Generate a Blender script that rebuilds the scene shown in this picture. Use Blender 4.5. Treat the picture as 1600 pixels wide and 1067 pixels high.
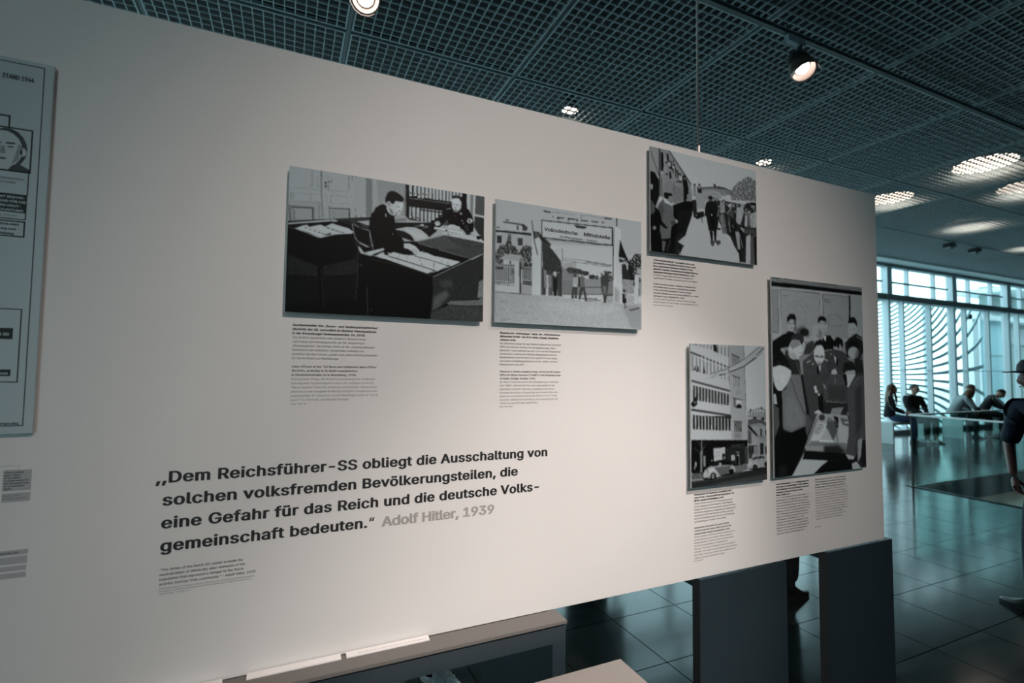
import bpy, bmesh, math, random
import numpy as np
from mathutils import Vector, Matrix, Euler

for _o in list(bpy.data.objects):
    bpy.data.objects.remove(_o)
SC = bpy.context.scene
COL = SC.collection
random.seed(5)

# ------------------------------------------------------------------ camera
EYE = 1.65
cam_d = bpy.data.cameras.new('camera')
cam = bpy.data.objects.new('camera', cam_d)
COL.objects.link(cam)
rt = Vector((0.91193634, -0.41018754, 0.01087593))
up = Vector((-0.03144252, -0.0434272, 0.99856169))
fw = Vector((0.40912525, 0.91096666, 0.05250017))
M = Matrix((rt, up, -fw)).transposed().to_4x4()
M.translation = Vector((0, 0, EYE))
cam.matrix_world = M
cam_d.sensor_width = 36.0
cam_d.lens = 781.736 / 1600 * 36
cam_d.clip_start = 0.02
cam_d.clip_end = 300
cam_d.dof.use_dof = True
cam_d.dof.focus_distance = 1.9
cam_d.dof.aperture_fstop = 2.4
SC.camera = cam

# ------------------------------------------------------------------ world, exposure
w = bpy.data.worlds.new('world')
SC.world = w
w.use_nodes = True
nt = w.node_tree
bg = nt.nodes['Background']
geo = nt.nodes.new('ShaderNodeNewGeometry')
sep = nt.nodes.new('ShaderNodeSeparateXYZ')
rmp = nt.nodes.new('ShaderNodeValToRGB')
nt.links.new(geo.outputs['Incoming'], sep.inputs[0])
nt.links.new(sep.outputs['Z'], rmp.inputs[0])
rmp.color_ramp.elements[0].position = 0.0
rmp.color_ramp.elements[0].color = (0.62, 0.91, 1.0, 1)
rmp.color_ramp.elements[1].position = 0.6
rmp.color_ramp.elements[1].color = (0.54, 0.84, 1.0, 1)
nt.links.new(rmp.outputs[0], bg.inputs[0])
bg.inputs[1].default_value = 3.0
SC.view_settings.view_transform = 'Standard'
SC.view_settings.look = 'None'
SC.view_settings.exposure = 0.0
SC.view_settings.gamma = 1.0
SC.view_settings.use_curve_mapping = False

def spot(name, loc, target, power, angle, blend, color, size=0.05):
    l = bpy.data.lights.new(name, 'SPOT')
    l.energy = power
    l.spot_size = math.radians(angle)
    l.spot_blend = blend
    l.color = color
    l.shadow_soft_size = size
    o = bpy.data.objects.new(name, l)
    COL.objects.link(o)
    o.location = loc
    o.rotation_euler = (Vector(target)-Vector(loc)).to_track_quat('-Z', 'Y').to_euler()
    return o
KEY = spot('track_spot_light', (1.833, -.80, 4.04), (.83, 1.5, .38), 545, 34.6, 1.0, (1.0, 0.90, 0.85), 0.03)
FILL = spot('added_fill_spot', (1.01, -2.60, 4.11), (1.13, 1.5, 1.11), 470, 51.5, 1.0, (1.0, 0.87, 0.81), 0.05)  # added lamp, fills the key's shadows and widens the light on the panel
WASH = spot('added_wash_spot', (-1.0, -2.59, 4.11), (-.15, 1.5, 1.35), 38, 78, 1.0, (1.0, 0.84, 0.75), 0.05)  # added lamp, a weak warm wash to lift the panel's left end

# ------------------------------------------------------------------ helpers
def M_(name, color, rough=0.5, metal=0.0, spec=0.5, noise=None, emit=None, bump=None):
    m = bpy.data.materials.new(name)
    m.use_nodes = True
    t = m.node_tree
    b = t.nodes['Principled BSDF']
    b.inputs['Base Color'].default_value = (*color, 1)
    b.inputs['Roughness'].default_value = rough
    b.inputs['Metallic'].default_value = metal
    b.inputs['Specular IOR Level'].default_value = spec
    if noise:
        sc_, amt = noise
        n = t.nodes.new('ShaderNodeTexNoise')
        tc = t.nodes.new('ShaderNodeTexCoord')
        t.links.new(tc.outputs['Object'], n.inputs['Vector'])
        n.inputs['Scale'].default_value = sc_
        n.inputs['Detail'].default_value = 5
        r = t.nodes.new('ShaderNodeValToRGB')
        r.color_ramp.elements[0].position = .3
        r.color_ramp.elements[1].position = .7
        r.color_ramp.elements[0].color = tuple(max(0, c*(1-amt)) for c in color)+(1,)
        r.color_ramp.elements[1].color = tuple(min(1, c*(1+amt)) for c in color)+(1,)
        t.links.new(n.outputs['Fac'], r.inputs[0])
        t.links.new(r.outputs[0], b.inputs['Base Color'])
        if bump:
            bp = t.nodes.new('ShaderNodeBump')
            bp.inputs['Strength'].default_value = bump
            bp.inputs['Distance'].default_value = .01
            t.links.new(n.outputs['Fac'], bp.inputs['Height'])
            t.links.new(bp.outputs[0], b.inputs['Normal'])
    if emit:
        b.inputs['Emission Color'].default_value = (*emit[0], 1)
        b.inputs['Emission Strength'].default_value = emit[1]
    return m

class MB:
    def __init__(s):
        s.v = []; s.f = []
    def add(s, vs, fs):
        k = len(s.v)
        s.v += [tuple(p) for p in vs]
        s.f += [tuple(k+i for i in f) for f in fs]
        return s
    def box(s, a, b):
        x0, y0, z0 = a; x1, y1, z1 = b
        return s.add([(x0,y0,z0),(x1,y0,z0),(x1,y1,z0),(x0,y1,z0),(x0,y0,z1),(x1,y0,z1),(x1,y1,z1),(x0,y1,z1)],
                     [(3,2,1,0),(4,5,6,7),(0,1,5,4),(1,2,6,5),(2,3,7,6),(3,0,4,7)])
    def tube(s, pts, r, n=8, r2=None, cap=True):
        pts = [Vector(p) for p in pts]
        m = len(pts)
        rs = r if isinstance(r, (list, tuple)) else [r]*m
        k = len(s.v)
        prev = None
        for i, p in enumerate(pts):
            d = (pts[min(i+1, m-1)]-pts[max(i-1, 0)]).normalized()
            if prev is None:
                u = d.orthogonal().normalized()
            else:
                u = (prev-d*prev.dot(d)).normalized()
            prev = u
            v = d.cross(u)
            for j in range(n):
                a = 2*math.pi*j/n
                s.v.append(tuple(p+(u*math.cos(a)+v*math.sin(a))*rs[i]))
        for i in range(m-1):
            for j in range(n):
                a = k+i*n+j; b = k+i*n+(j+1) % n
                s.f.append((a, b, b+n, a+n))
        if cap:
            s.f.append(tuple(k+j for j in range(n))[::-1])
            s.f.append(tuple(k+(m-1)*n+j for j in range(n)))
        return s
    def prism(s, poly, axis, lo, hi):
        n = len(poly)
        def P(a, b, c):
            return {0: (c, a, b), 1: (a, c, b), 2: (a, b, c)}[axis]
        vs = [P(a, b, lo) for a, b in poly]+[P(a, b, hi) for a, b in poly]
        fs = [tuple(range(n))[::-1], tuple(range(n, 2*n))]+[(i, (i+1) % n, n+(i+1) % n, n+i) for i in range(n)]
        return s.add(vs, fs)
    def ball(s, c, r, n=12, m=8, mat=None):
        c = Vector(c)
        if not isinstance(r, (tuple, list)):
            r = (r, r, r)
        vs = []; fs = []
        for i in range(m+1):
            th = math.pi*i/m
            for j in range(n):
                ph = 2*math.pi*j/n
                p = Vector((r[0]*math.sin(th)*math.cos(ph), r[1]*math.sin(th)*math.sin(ph), r[2]*math.cos(th)))
                if mat:
                    p = mat @ p
                vs.append(tuple(c+p))
        for i in range(m):
            for j in range(n):
                a = i*n+j; b = i*n+(j+1) % n
                fs.append((a, a+n, b+n, b))
        return s.add(vs, fs)
    def build(s, name, mat, parent=None, smooth=False, bevel=0, loc=None):
        me = bpy.data.meshes.new(name)
        me.from_pydata(s.v, [], s.f)
        me.update()
        bm = bmesh.new(); bm.from_mesh(me)
        bmesh.ops.remove_doubles(bm, verts=bm.verts, dist=1e-6)
        if bevel:
            bmesh.ops.bevel(bm, geom=[e for e in bm.edges if len(e.link_faces) == 2 and e.calc_face_angle(0) > .7], offset=bevel, segments=2, affect='EDGES', clamp_overlap=True)
        bmesh.ops.recalc_face_normals(bm, faces=bm.faces)
        bm.to_mesh(me); bm.free()
        if smooth:
            for p in me.polygons:
                p.use_smooth = True
        me.materials.append(mat)
        return link(name, me, parent, loc)

def link(name, me, parent=None, loc=None):
    o = bpy.data.objects.new(name, me)
    COL.objects.link(o)
    if parent is not None:
        o.parent = parent
    if loc is not None:
        o.location = loc
    return o

def tag(o, label=None, cat=None, group=None, kind=None):
    if label: o['label'] = label
    if cat: o['category'] = cat
    if group: o['group'] = group
    if kind: o['kind'] = kind
    return o

def thing(name, loc, label, cat, rz=0, group=None):
    o = bpy.data.objects.new(name, None)
    o.empty_display_size = .1
    COL.objects.link(o)
    o.location = loc
    o.rotation_euler = (0, 0, rz)
    return tag(o, label, cat, group)

def copy_tree(o, parent=None):
    c = o.copy(); COL.objects.link(c)
    if parent is not None:
        c.parent = parent
    for ch in list(o.children):
        copy_tree(ch, c)
    return c

# ------------------------------------------------------------------ materials
m_wall = M_('panel_white_paint', (0.74, 0.72, 0.70), .5, noise=(3.0, .015))
m_ledge = M_('taupe_ledge', (0.15, 0.138, 0.128), .5)
m_steel = M_('dark_blue_grey_steel', (0.024, 0.038, 0.047), .38, noise=(2.0, .12))
m_brown = M_('dark_brown_edge', (0.05, 0.042, 0.04), .45)
m_taupe = M_('taupe_laminate', (0.27, 0.245, 0.225), .5, noise=(60, .03))
m_black = M_('black_void', (0.006, 0.007, 0.008), .9)
m_grid = M_('grey_grid_paint', (0.30, 0.355, 0.37), .5)
m_tbar = M_('dark_joint_metal', (0.025, 0.033, 0.037), .5)
m_white = M_('white_lacquer', (0.72, 0.78, 0.78), .45)
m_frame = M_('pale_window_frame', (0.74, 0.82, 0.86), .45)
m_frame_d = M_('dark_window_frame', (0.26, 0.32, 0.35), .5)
m_plaster = M_('soffit_plaster', (0.88, 0.92, 0.92), .8)
m_darkwall = M_('dark_grey_wall', (0.10, 0.11, 0.12), .8, noise=(1.5, .1))
m_chrome = M_('brushed_steel', (0.55, 0.55, 0.54), .35, metal=.9)
m_rod = M_('rod_metal', (0.30, 0.28, 0.27), .4, metal=.6)
m_text = M_('black_print', (0.012, 0.012, 0.013), .6)
m_text2 = M_('dark_grey_print', (0.07, 0.067, 0.065), .6)
m_text3 = M_('mid_grey_print', (0.22, 0.212, 0.208), .6)
m_textg = M_('grey_quote_print', (0.36, 0.335, 0.32), .6)
m_board = M_('aluminium_board_edge', (0.52, 0.56, 0.57), .4)
m_chart = M_('pale_chart_print', (0.44, 0.52, 0.54), .45)
m_plate = M_('grey_plate_print', (0.42, 0.42, 0.42), .6)
m_glow = M_('warm_lamp_glow', (1, .9, .8), .5, emit=((1.0, .82, .68), 6))
m_glow2 = M_('spot_lamp_glow', (1, .9, .8), .5, emit=((1.0, .93, .86), 9))
m_fixture = M_('black_lamp_housing', (0.02, 0.018, 0.018), .35)
m_reflector = M_('bronze_reflector', (0.20, 0.15, 0.13), .35, metal=.7)
m_card = M_('white_card', (0.82, 0.79, 0.77), .6)
m_skin = M_('skin', (0.50, 0.29, 0.22), .5)
m_gravel = M_('pale_gravel', (0.55, 0.60, 0.60), .9, noise=(30, .12))
m_beige = M_('beige_lower_floor', (0.72, 0.74, 0.68), .6)
m_fascia = M_('pale_slab_edge', (0.65, 0.72, 0.74), .6)
m_slat = M_('teal_grey_lamella', (0.34, 0.50, 0.52), .5)

def glass_mat(name, tint, gloss, ior=1.45):
    m = bpy.data.materials.new(name); m.use_nodes = True
    t = m.node_tree; t.nodes.clear()
    out = t.nodes.new('ShaderNodeOutputMaterial')
    mix = t.nodes.new('ShaderNodeMixShader')
    tr = t.nodes.new('ShaderNodeBsdfTransparent'); tr.inputs[0].default_value = (*tint, 1)
    gl = t.nodes.new('ShaderNodeBsdfGlossy'); gl.inputs['Roughness'].default_value = .02
    gl.inputs[0].default_value = (gloss, gloss, gloss, 1)
    lw = t.nodes.new('ShaderNodeLayerWeight')
    pw = t.nodes.new('ShaderNodeMath'); pw.operation = 'POWER'; pw.inputs[1].default_value = 5
    fr = t.nodes.new('ShaderNodeMath'); fr.operation = 'MULTIPLY_ADD'; fr.inputs[1].default_value = .6; fr.inputs[2].default_value = .03
    t.links.new(lw.outputs['Facing'], pw.inputs[0]); t.links.new(pw.outputs[0], fr.inputs[0])
    t.links.new(fr.outputs[0], mix.inputs[0]); t.links.new(tr.outputs[0], mix.inputs[1]); t.links.new(gl.outputs[0], mix.inputs[2])
    t.links.new(mix.outputs[0], out.inputs[0])
    return m
m_glass = glass_mat('window_glass', (.93, .98, .98), .8)
m_rail_glass = glass_mat('green_balustrade_glass', (.82, .92, .91), .8)

# floor tile material: dark slate, slight variation per tile, worn streaks, glossy
def floor_mat():
    m = bpy.data.materials.new('dark_slate_tile'); m.use_nodes = True
    t = m.node_tree; b = t.nodes['Principled BSDF']
    gp = t.nodes.new('ShaderNodeNewGeometry')
    oi = t.nodes.new('ShaderNodeObjectInfo')
    mp = t.nodes.new('ShaderNodeMapping'); mp.inputs['Scale'].default_value = (1.2, 6.0, 1)
    mp.inputs['Rotation'].default_value = (0, 0, .35)
    t.links.new(gp.outputs['Position'], mp.inputs[0])
    n = t.nodes.new('ShaderNodeTexNoise'); n.inputs['Scale'].default_value = 2.2; n.inputs['Detail'].default_value = 8
    n.inputs['Roughness'].default_value = .65
    t.links.new(mp.outputs[0], n.inputs['Vector'])
    ad = t.nodes.new('ShaderNodeMath'); ad.operation = 'MULTIPLY_ADD'
    ad.inputs[1].default_value = .35; ad.inputs[2].default_value = 0
    t.links.new(oi.outputs['Random'], ad.inputs[0])
    a2 = t.nodes.new('ShaderNodeMath'); a2.operation = 'ADD'
    t.links.new(ad.outputs[0], a2.inputs[0]); t.links.new(n.outputs['Fac'], a2.inputs[1])
    r = t.nodes.new('ShaderNodeValToRGB')
    r.color_ramp.elements[0].position = .3; r.color_ramp.elements[0].color = (0.010, 0.013, 0.013, 1)
    r.color_ramp.elements[1].position = 1.0; r.color_ramp.elements[1].color = (0.028, 0.034, 0.033, 1)
    t.links.new(a2.outputs[0], r.inputs[0]); t.links.new(r.outputs[0], b.inputs['Base Color'])
    rr = t.nodes.new('ShaderNodeMapRange')
    rr.inputs['To Min'].default_value = .08; rr.inputs['To Max'].default_value = .19
    t.links.new(n.outputs['Fac'], rr.inputs[0]); t.links.new(rr.outputs[0], b.inputs['Roughness'])
    b.inputs['Specular IOR Level'].default_value = .40
    return m
m_floor = floor_mat()
m_grout = M_('dark_grout', (0.012, 0.014, 0.015), .8)

# ------------------------------------------------------------------ setting
HC = 4.55           # underside of the grid ceiling
YW = 8.0            # window wall
HX0, HX1, HY0, HY1 = 8.25, 13.6, -1.6, 4.25     # stair opening
b = MB()
for (x0, x1, y0, y1) in ((-9, HX0, -7, YW+.4), (HX1, 34, -7, YW+.4), (HX0, HX1, HY1, YW+.4), (HX0, HX1, -7, HY0)):
    b.box((x0, y0, -.35), (x1, y1, -.012))
floor = tag(b.build('floor', m_grout), kind='structure')
PX, PY, X0, Y0 = .5243, .5225, 2.011, 1.769
def tile_rect(i, j):
    x0, x1 = X0+i*PX+.0032, X0+(i+1)*PX-.0032
    y0, y1 = Y0+j*PY+.0032, Y0+(j+1)*PY-.0032
    if x1 > HX0 and x0 < HX1 and y0 < HY1 and y1 > HY0:
        if x0 < HX0-.05: x1 = HX0-.004
        elif x1 > HX1+.05: x0 = HX1+.004
        elif y1 > HY1+.05: y0 = HY1+.004
        elif y0 < HY0-.05: y1 = HY0-.004
        else: return None
    return x0, x1, y0, y1
tiles = []
for i in range(-21, 60):
    for j in range(-16, 12):
        r_ = tile_rect(i, j)
        if r_ is None or r_[1] > 33.9:
            continue
        cx, cy = (r_[0]+r_[1])/2, (r_[2]+r_[3])/2
        if cy > YW+.1: continue
        dpt = cx*fw.x+cy*fw.y
        vis = dpt > .3 and cx > -1.0 and cy > 1.2 and abs(cx*rt.x+cy*rt.y)/dpt < 1.15
        tiles.append((0 if vis else 1, math.hypot(cx, cy), r_))
tiles.sort()
tile_mesh = MB().box((0, 0, -.012), (PX-.0064, PY-.0064, 0)).build('floor_tile', m_floor, floor).data
first_tile = bpy.data.objects['floor_tile']
rest = MB()
for n_, (vv, dd, r_) in enumerate(tiles):
    if n_ < 300 and vv == 0:
        full = abs(r_[1]-r_[0]-(PX-.0064)) < .001 and abs(r_[3]-r_[2]-(PY-.0064)) < .001
        if full:
            o = first_tile if n_ == 0 else link('floor_tile', tile_mesh, floor)
            o.location = (r_[0], r_[2], 0)
        else:
            MB().box((0, 0, -.012), (r_[1]-r_[0], r_[3]-r_[2], 0)).build('floor_tile', m_floor, floor, loc=(r_[0], r_[2], 0))
    else:
        rest.box((r_[0], r_[2], -.012), (r_[1], r_[3], 0))
tag(rest.build('floor_tiling', m_floor, floor), kind='stuff')

# stair opening: slab edges and the lower floor
b = MB()
b.box((HX0-.03, HY0, -.29), (HX0, HY1, -.013)); b.box((HX0, HY1, -.29), (HX1, HY1+.03, -.013))
b.box((HX1, HY0, -.29), (HX1+.03, HY1, -.013)); b.box((HX0, HY0-.03, -.29), (HX1, HY0, -.013))
tag(b.build('trim_1', m_fascia), kind='structure')
tag(MB().box((5, -5, -.45), (18, YW, -.30)).build('trim_2', m_beige), kind='structure')

# walls of the hall
tag(MB().box((-9.2, -7.2, -.35), (-9, YW+.3, 5.6)).build('wall_left', m_darkwall), kind='structure')
tag(MB().box((-.86, -7.2, -.35), (34, -7, 5.6)).box((-9, -7.2, -.35), (-4.04, -7, 5.6)).box((-4.04, -7.2, HC), (-.86, -7, 5.6)).build('wall_back', m_darkwall), kind='structure')
tag(MB().box((34, -7.2, -.35), (34.2, YW+.3, 5.6)).build('wall_right', m_darkwall), kind='structure')

# ceiling: black void above, open cell grid panels below
tag_ceiling = MB().box((-9, -7, 5.4), (34, YW+.3, 5.6))
ceiling = tag(tag_ceiling.build('ceiling', m_black), kind='structure')
MODX, MODY, CX0, CY0 = 1.582, 1.580, .400, 2.845
def grid_mesh(w_, h_, nx, ny):
    g = MB(); t = .0036; d = .018
    e = .012
    g.box((0, 0, 0), (e, h_, d+.012)); g.box((w_-e, 0, 0), (w_, h_, d+.012))
    g.box((e, 0, 0), (w_-e, e, d+.012)); g.box((e, h_-e, 0), (w_-e, h_, d+.012))
    for i in range(1, nx):
        x = w_*i/nx
        g.box((x-t, e, 0), (x+t, h_-e, d))
    for j in range(1, ny):
        y = h_*j/ny
        g.box((e, y-t, .001), (w_-e, y+t, d))
    return g
gp0 = grid_mesh(MODX-.045, MODY-.045, 19, 19).build('grid_panel', m_grid, ceiling)
first = True
jb = MB()
for i in range(-5, 20):
    for j in range(-4, 3):
        x = CX0+i*MODX+.0225; y = CY0+j*MODY+.0225
        if x > 33: continue
        o = gp0 if first else link('grid_panel', gp0.data, ceiling)
        first = False
        o.location = (x, y, HC)
for i in range(-5, 21):
    x = CX0+i*MODX
    jb.box((x-.016, CY0-4*MODY, HC+.02), (x+.016, CY0+3*MODY, HC+.06))
for j in range(-4, 4):
    y = CY0+j*MODY
    jb.box((CX0-5*MODX, y-.016, HC+.021), (33.5, y+.016, HC+.061))
tag(jb.build('joint_rail', m_tbar, ceiling), kind='stuff')
ys = CY0+3*MODY
tag(MB().box((-9, ys, HC-.01), (34, YW+.1, HC+.12)).build('trim_3', m_plaster), kind='structure')

# window wall: bays with pier, mullions, transom, panes
def make_window(x, n):
    wroot = bpy.data.objects.new('window_%d' % n, None)
    COL.objects.link(wroot); wroot.location = (x, YW, 0)
    tag(wroot, kind='structure')
    return wroot
BAY = 3.16
def window_parts(wr):
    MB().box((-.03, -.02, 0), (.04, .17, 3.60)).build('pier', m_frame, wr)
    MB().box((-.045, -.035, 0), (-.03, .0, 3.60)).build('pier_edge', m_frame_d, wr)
    MB().box((-.03, 0, 3.70), (.04, .17, 4.50)).build('pier', m_frame, wr)
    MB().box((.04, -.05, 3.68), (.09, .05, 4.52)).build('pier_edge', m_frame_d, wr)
    for dx, wd in ((.68, .16), (1.98, .20)):
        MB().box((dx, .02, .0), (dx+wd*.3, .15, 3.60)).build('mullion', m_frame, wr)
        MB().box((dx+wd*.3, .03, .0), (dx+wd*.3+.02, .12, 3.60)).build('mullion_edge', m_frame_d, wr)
        MB().box((dx+.3, .04, 3.70), (dx+.34, .15, 4.50)).build('mullion', m_frame, wr)
    MB().box((-.19, -.08, 3.56), (BAY-.19, .22, 3.72)).build('transom', m_frame_d, wr, bevel=.01)
    MB().box((.2, .05, 4.055), (BAY-.16, .10, 4.095)).build('glazing_bar', m_frame_d, wr)
    MB().box((.17, .06, 1.70), (BAY-.19, .11, 1.715)).build('glazing_bar', m_frame, wr)
    MB().box((-.19, -.04, 4.46), (BAY-.19, .12, HC)).build('head_rail', m_frame_d, wr)
    MB().box((-.19, 0, 0), (BAY-.19, .22, .10)).build('sill', m_frame_d, wr)
    for x0, x1 in ((.04, .68), (.75, 1.98), (2.06, BAY-.05)):
        MB().box((x0, .12, .10), (x1, .13, 3.58)).build('pane', m_glass, wr)
    MB().box((.04, .12, 3.70), (BAY-.03, .13, 4.46)).build('pane', m_glass, wr)
w0 = make_window(14.61-7*BAY, 1)
window_parts(w0)
for k in range(1, 13):
    c = copy_tree(w0)
    c.name = 'window_%d' % (k+1)
    c.location = (14.61+(k-7)*BAY, YW, 0)

for k in range(1):
    c = copy_tree(w0)
    c.name = 'window_%d' % (k+14)
    c.location = (-1.04-k*BAY, -7, 0)  # unseen bay added behind the camera to let in cool fill light
    c.rotation_euler = (0, 0, math.pi)

# ------------------------------------------------------------------ outside
tag(MB().box((-30, -40, -.8), (90, 60, -.45)).build('outdoor_ground', m_gravel), 'pale gravel ground outside the window wall', 'ground', kind='structure')
scr = thing('lamella_screen', (15.0, 8.95, 0), 'tall facade screen of teal lamellae bent along the moire bands outside the windows behind the benches', 'screen')
ZC = 1.5
def kint(x):            # integral of the fan's growth along the facade
    return .06*x+.042*x*x
for jn in range(-17, 36):  # slats curved so that the moire pattern becomes solid shape
    a0 = (jn+.5)*.105
    pts_t, pts_b = [], []
    xx = 0.0
    while xx <= 6.6:
        g = math.exp(kint(xx))
        zt, zb = ZC+(a0+.018)*g, ZC+(a0-.018)*g
        if zt > zb+.12: zt = zb+.12
        if zb > 3.9 or zt < -.1: break
        pts_t.append((xx, min(zt, 3.9))); pts_b.append((xx, max(zb, -.1)))
        xx += .3
    if len(pts_t) >= 2:
        MB().prism(pts_b+pts_t[::-1], 1, 0, .03).build('lamella', m_slat, scr)
for px_ in (0, 3.3, 6.6):
    MB().box((px_-.03, .03, -.1), (px_+.03, .1, 3.9)).build('screen_post', m_frame, scr)
m_cyan = M_('pale_cyan_cladding', (0.40, 0.66, 0.72), .6, noise=(.8, .06))
m_green = M_('grey_green_cladding', (0.25, 0.34, 0.33), .7, noise=(.6, .1))
m_conc = M_('white_concrete', (0.75, 0.84, 0.86), .8)
bd = thing('building', (29, 12, -.45), 'pale cyan building wing with white columns and beam outside the last window', 'building')
MB().box((0, 0, 0), (1.9, .7, 4.5)).build('wall', m_cyan, bd)
MB().box((1.9, .4, 0), (14, .9, 6.3)).build('upper_wall', m_green, bd)
MB().box((-1.1, -.1, 0), (-.4, .3, 5.2)).build('column', m_conc, bd)
MB().box((-1.1, -.3, 4.5), (14, .3, 4.72)).build('beam', m_conc, bd)
MB().box((1.0, -.8, 5.9), (14, 1.5, 6.1)).build('roof_slab', m_conc, bd)
MB().box((2.4, .3, 3.5), (14, .41, 4.3)).build('window_band', m_frame_d, bd)
MB().box((0, -.03, 2.9), (1.9, 0, 2.95)).build('joint_strip', m_slat, bd)

# ------------------------------------------------------------------ exhibition panel
PT, PB, PR = 2.532, .848, 2.651
panel = thing('exhibition_panel', (0, 1.5, PB), 'large white suspended exhibition wall panel printed with captions and a German quotation', 'exhibition panel')
MB().box((-1.9, 0, 0), (PR, .035, PT-PB)).build('panel_board', m_wall, panel, bevel=.0015)

try:        # the grotesque that ships with Blender; its built-in face otherwise
    import os
    FONT = bpy.data.fonts.load(os.path.join(bpy.utils.system_resource('DATAFILES'), 'fonts', 'Inter.woff2'))
except Exception:
    FONT = None
from mathutils.geometry import delaunay_2d_cdt
GLYPHS = {}
def _raw(body, bold, res):
    c = bpy.data.curves.new('lettering', 'FONT')
    c.body = body; c.size = 1; c.resolution_u = res; c.offset = bold
    c.fill_mode = 'NONE' if hasattr(c, 'fill_mode') else 'FRONT'
    if FONT: c.font = FONT
    o = bpy.data.objects.new('lettering', c)
    COL.objects.link(o)
    bpy.context.view_layer.update()
    me = bpy.data.meshes.new_from_object(o.evaluated_get(bpy.context.evaluated_depsgraph_get()))
    vs = [(v.co.x, v.co.y) for v in me.vertices]
    es = [tuple(e.vertices) for e in me.edges]
    bpy.data.objects.remove(o); bpy.data.curves.remove(c); bpy.data.meshes.remove(me)
    return vs, es
def glyph(ch, bold, res):
    """outline of one letter, tessellated with its overlapping strokes merged; (verts, triangles, advance)"""
    key = (ch, bold, res)
    if key in GLYPHS:
        return GLYPHS[key]
    if ('H', 'ref') not in GLYPHS:
        GLYPHS[('H', 'ref')] = max(v[0] for v in _raw('HH', 0, 1)[0])
    adv = max(v[0] for v in _raw('H'+ch+'H', 0, 1)[0])-GLYPHS[('H', 'ref')]
    if ch == ' ':
        GLYPHS[key] = ([], [], adv)
        return GLYPHS[key]
    vs, es = _raw(ch, 0, res)
    if ch in '\u201c\u201e\u201d': bold *= .3
    # follow the closed outlines
    nb = {}
    for a_, b_ in es:
        nb.setdefault(a_, []).append(b_); nb.setdefault(b_, []).append(a_)
    seen = set(); loops = []
    for st in sorted(nb):
        if st in seen: continue
        lp = [st]; seen.add(st); cur = st; nxt = min(nb[st]) if st+1 not in nb[st] else st+1
        while nxt not in seen:
            lp.append(nxt); seen.add(nxt)
            c2 = [k for k in nb[nxt] if k not in seen]
            cur = nxt
            if not c2: break
            nxt = c2[0]
        loops.append(lp)
    if bold:
        def area(lp): return sum(vs[lp[i]][0]*vs[(lp[(i+1) % len(lp)])][1]-vs[lp[(i+1) % len(lp)]][0]*vs[lp[i]][1] for i in range(len(lp)))/2
        sg = 1 if area(max(loops, key=lambda lp: abs(area(lp)))) > 0 else -1
        nv = list(vs)
        for lp in loops:
            m = len(lp)
            for i in range(m):
                p0, p1, p2 = (Vector(vs[lp[(i+k) % m]]) for k in (-1, 0, 1))
                d1, d2 = (p1-p0), (p2-p1)
                if d1.length < 1e-9 or d2.length < 1e-9: continue
                d1.normalize(); d2.normalize()
                n1 = Vector((d1.y, -d1.x)); n2 = Vector((d2.y, -d2.x)); nn = n1+n2
                if nn.length < .3: nn = n1
                nn.normalize()
                k_ = min(2.0, 1/max(.4, nn.dot(n1)))
                nv[lp[i]] = (p1.x+nn.x*bold*k_*sg*1.35, p1.y+nn.y*bold*k_*sg*.6)
        vs = nv
    ve = [Vector(v) for v in vs]
    ed = [(lp[i], lp[(i+1) % len(lp)]) for lp in loops for i in range(len(lp))]
    out = delaunay_2d_cdt(ve, ed, [], 0, 1e-6)
    ov, of = out[0], out[2]
    tris = []
    for f_ in of:
        cx_ = sum(ov[i].x for i in f_)/len(f_); cy_ = sum(ov[i].y for i in f_)/len(f_)
        wn = 0
        for a_, b_ in ed:
            x1, y1 = vs[a_]; x2, y2 = vs[b_]
            if (y1 <= cy_) != (y2 <= cy_):
                xi = x1+(cy_-y1)/(y2-y1)*(x2-x1)
                if xi > cx_:
                    wn += 1 if y2 > y1 else -1
        if wn != 0:
            tris.append(tuple(f_))
    used = sorted({i for f_ in tris for i in f_}); rm = {o_: n_ for n_, o_ in enumerate(used)}
    GLYPHS[key] = ([(ov[i].x, ov[i].y) for i in used], [tuple(rm[i] for i in f_) for f_ in tris], adv)
    return GLYPHS[key]

def text_mesh(body, size, bold=0, res=1, pitch=None, spacing=1.0):
    bold = 0 if bold == 0 else (.014 if bold < .018 else .026)
    V2 = []; F2 = []
    for ln, line in enumerate(body.split('\n')):
        x = 0
        for ch in line:
            gv, gf, adv = glyph(ch, bold, res)
            k = len(V2)
            V2 += [((x+a_)*size, b_*size-ln*(pitch or size), 0) for a_, b_ in gv]
            F2 += [tuple(k+i for i in f_) for f_ in gf]
            x += adv+(spacing-1)*.5
    me = bpy.data.meshes.new('lettering')
    me.from_pydata(V2, [], F2); me.update()
    return me

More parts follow.
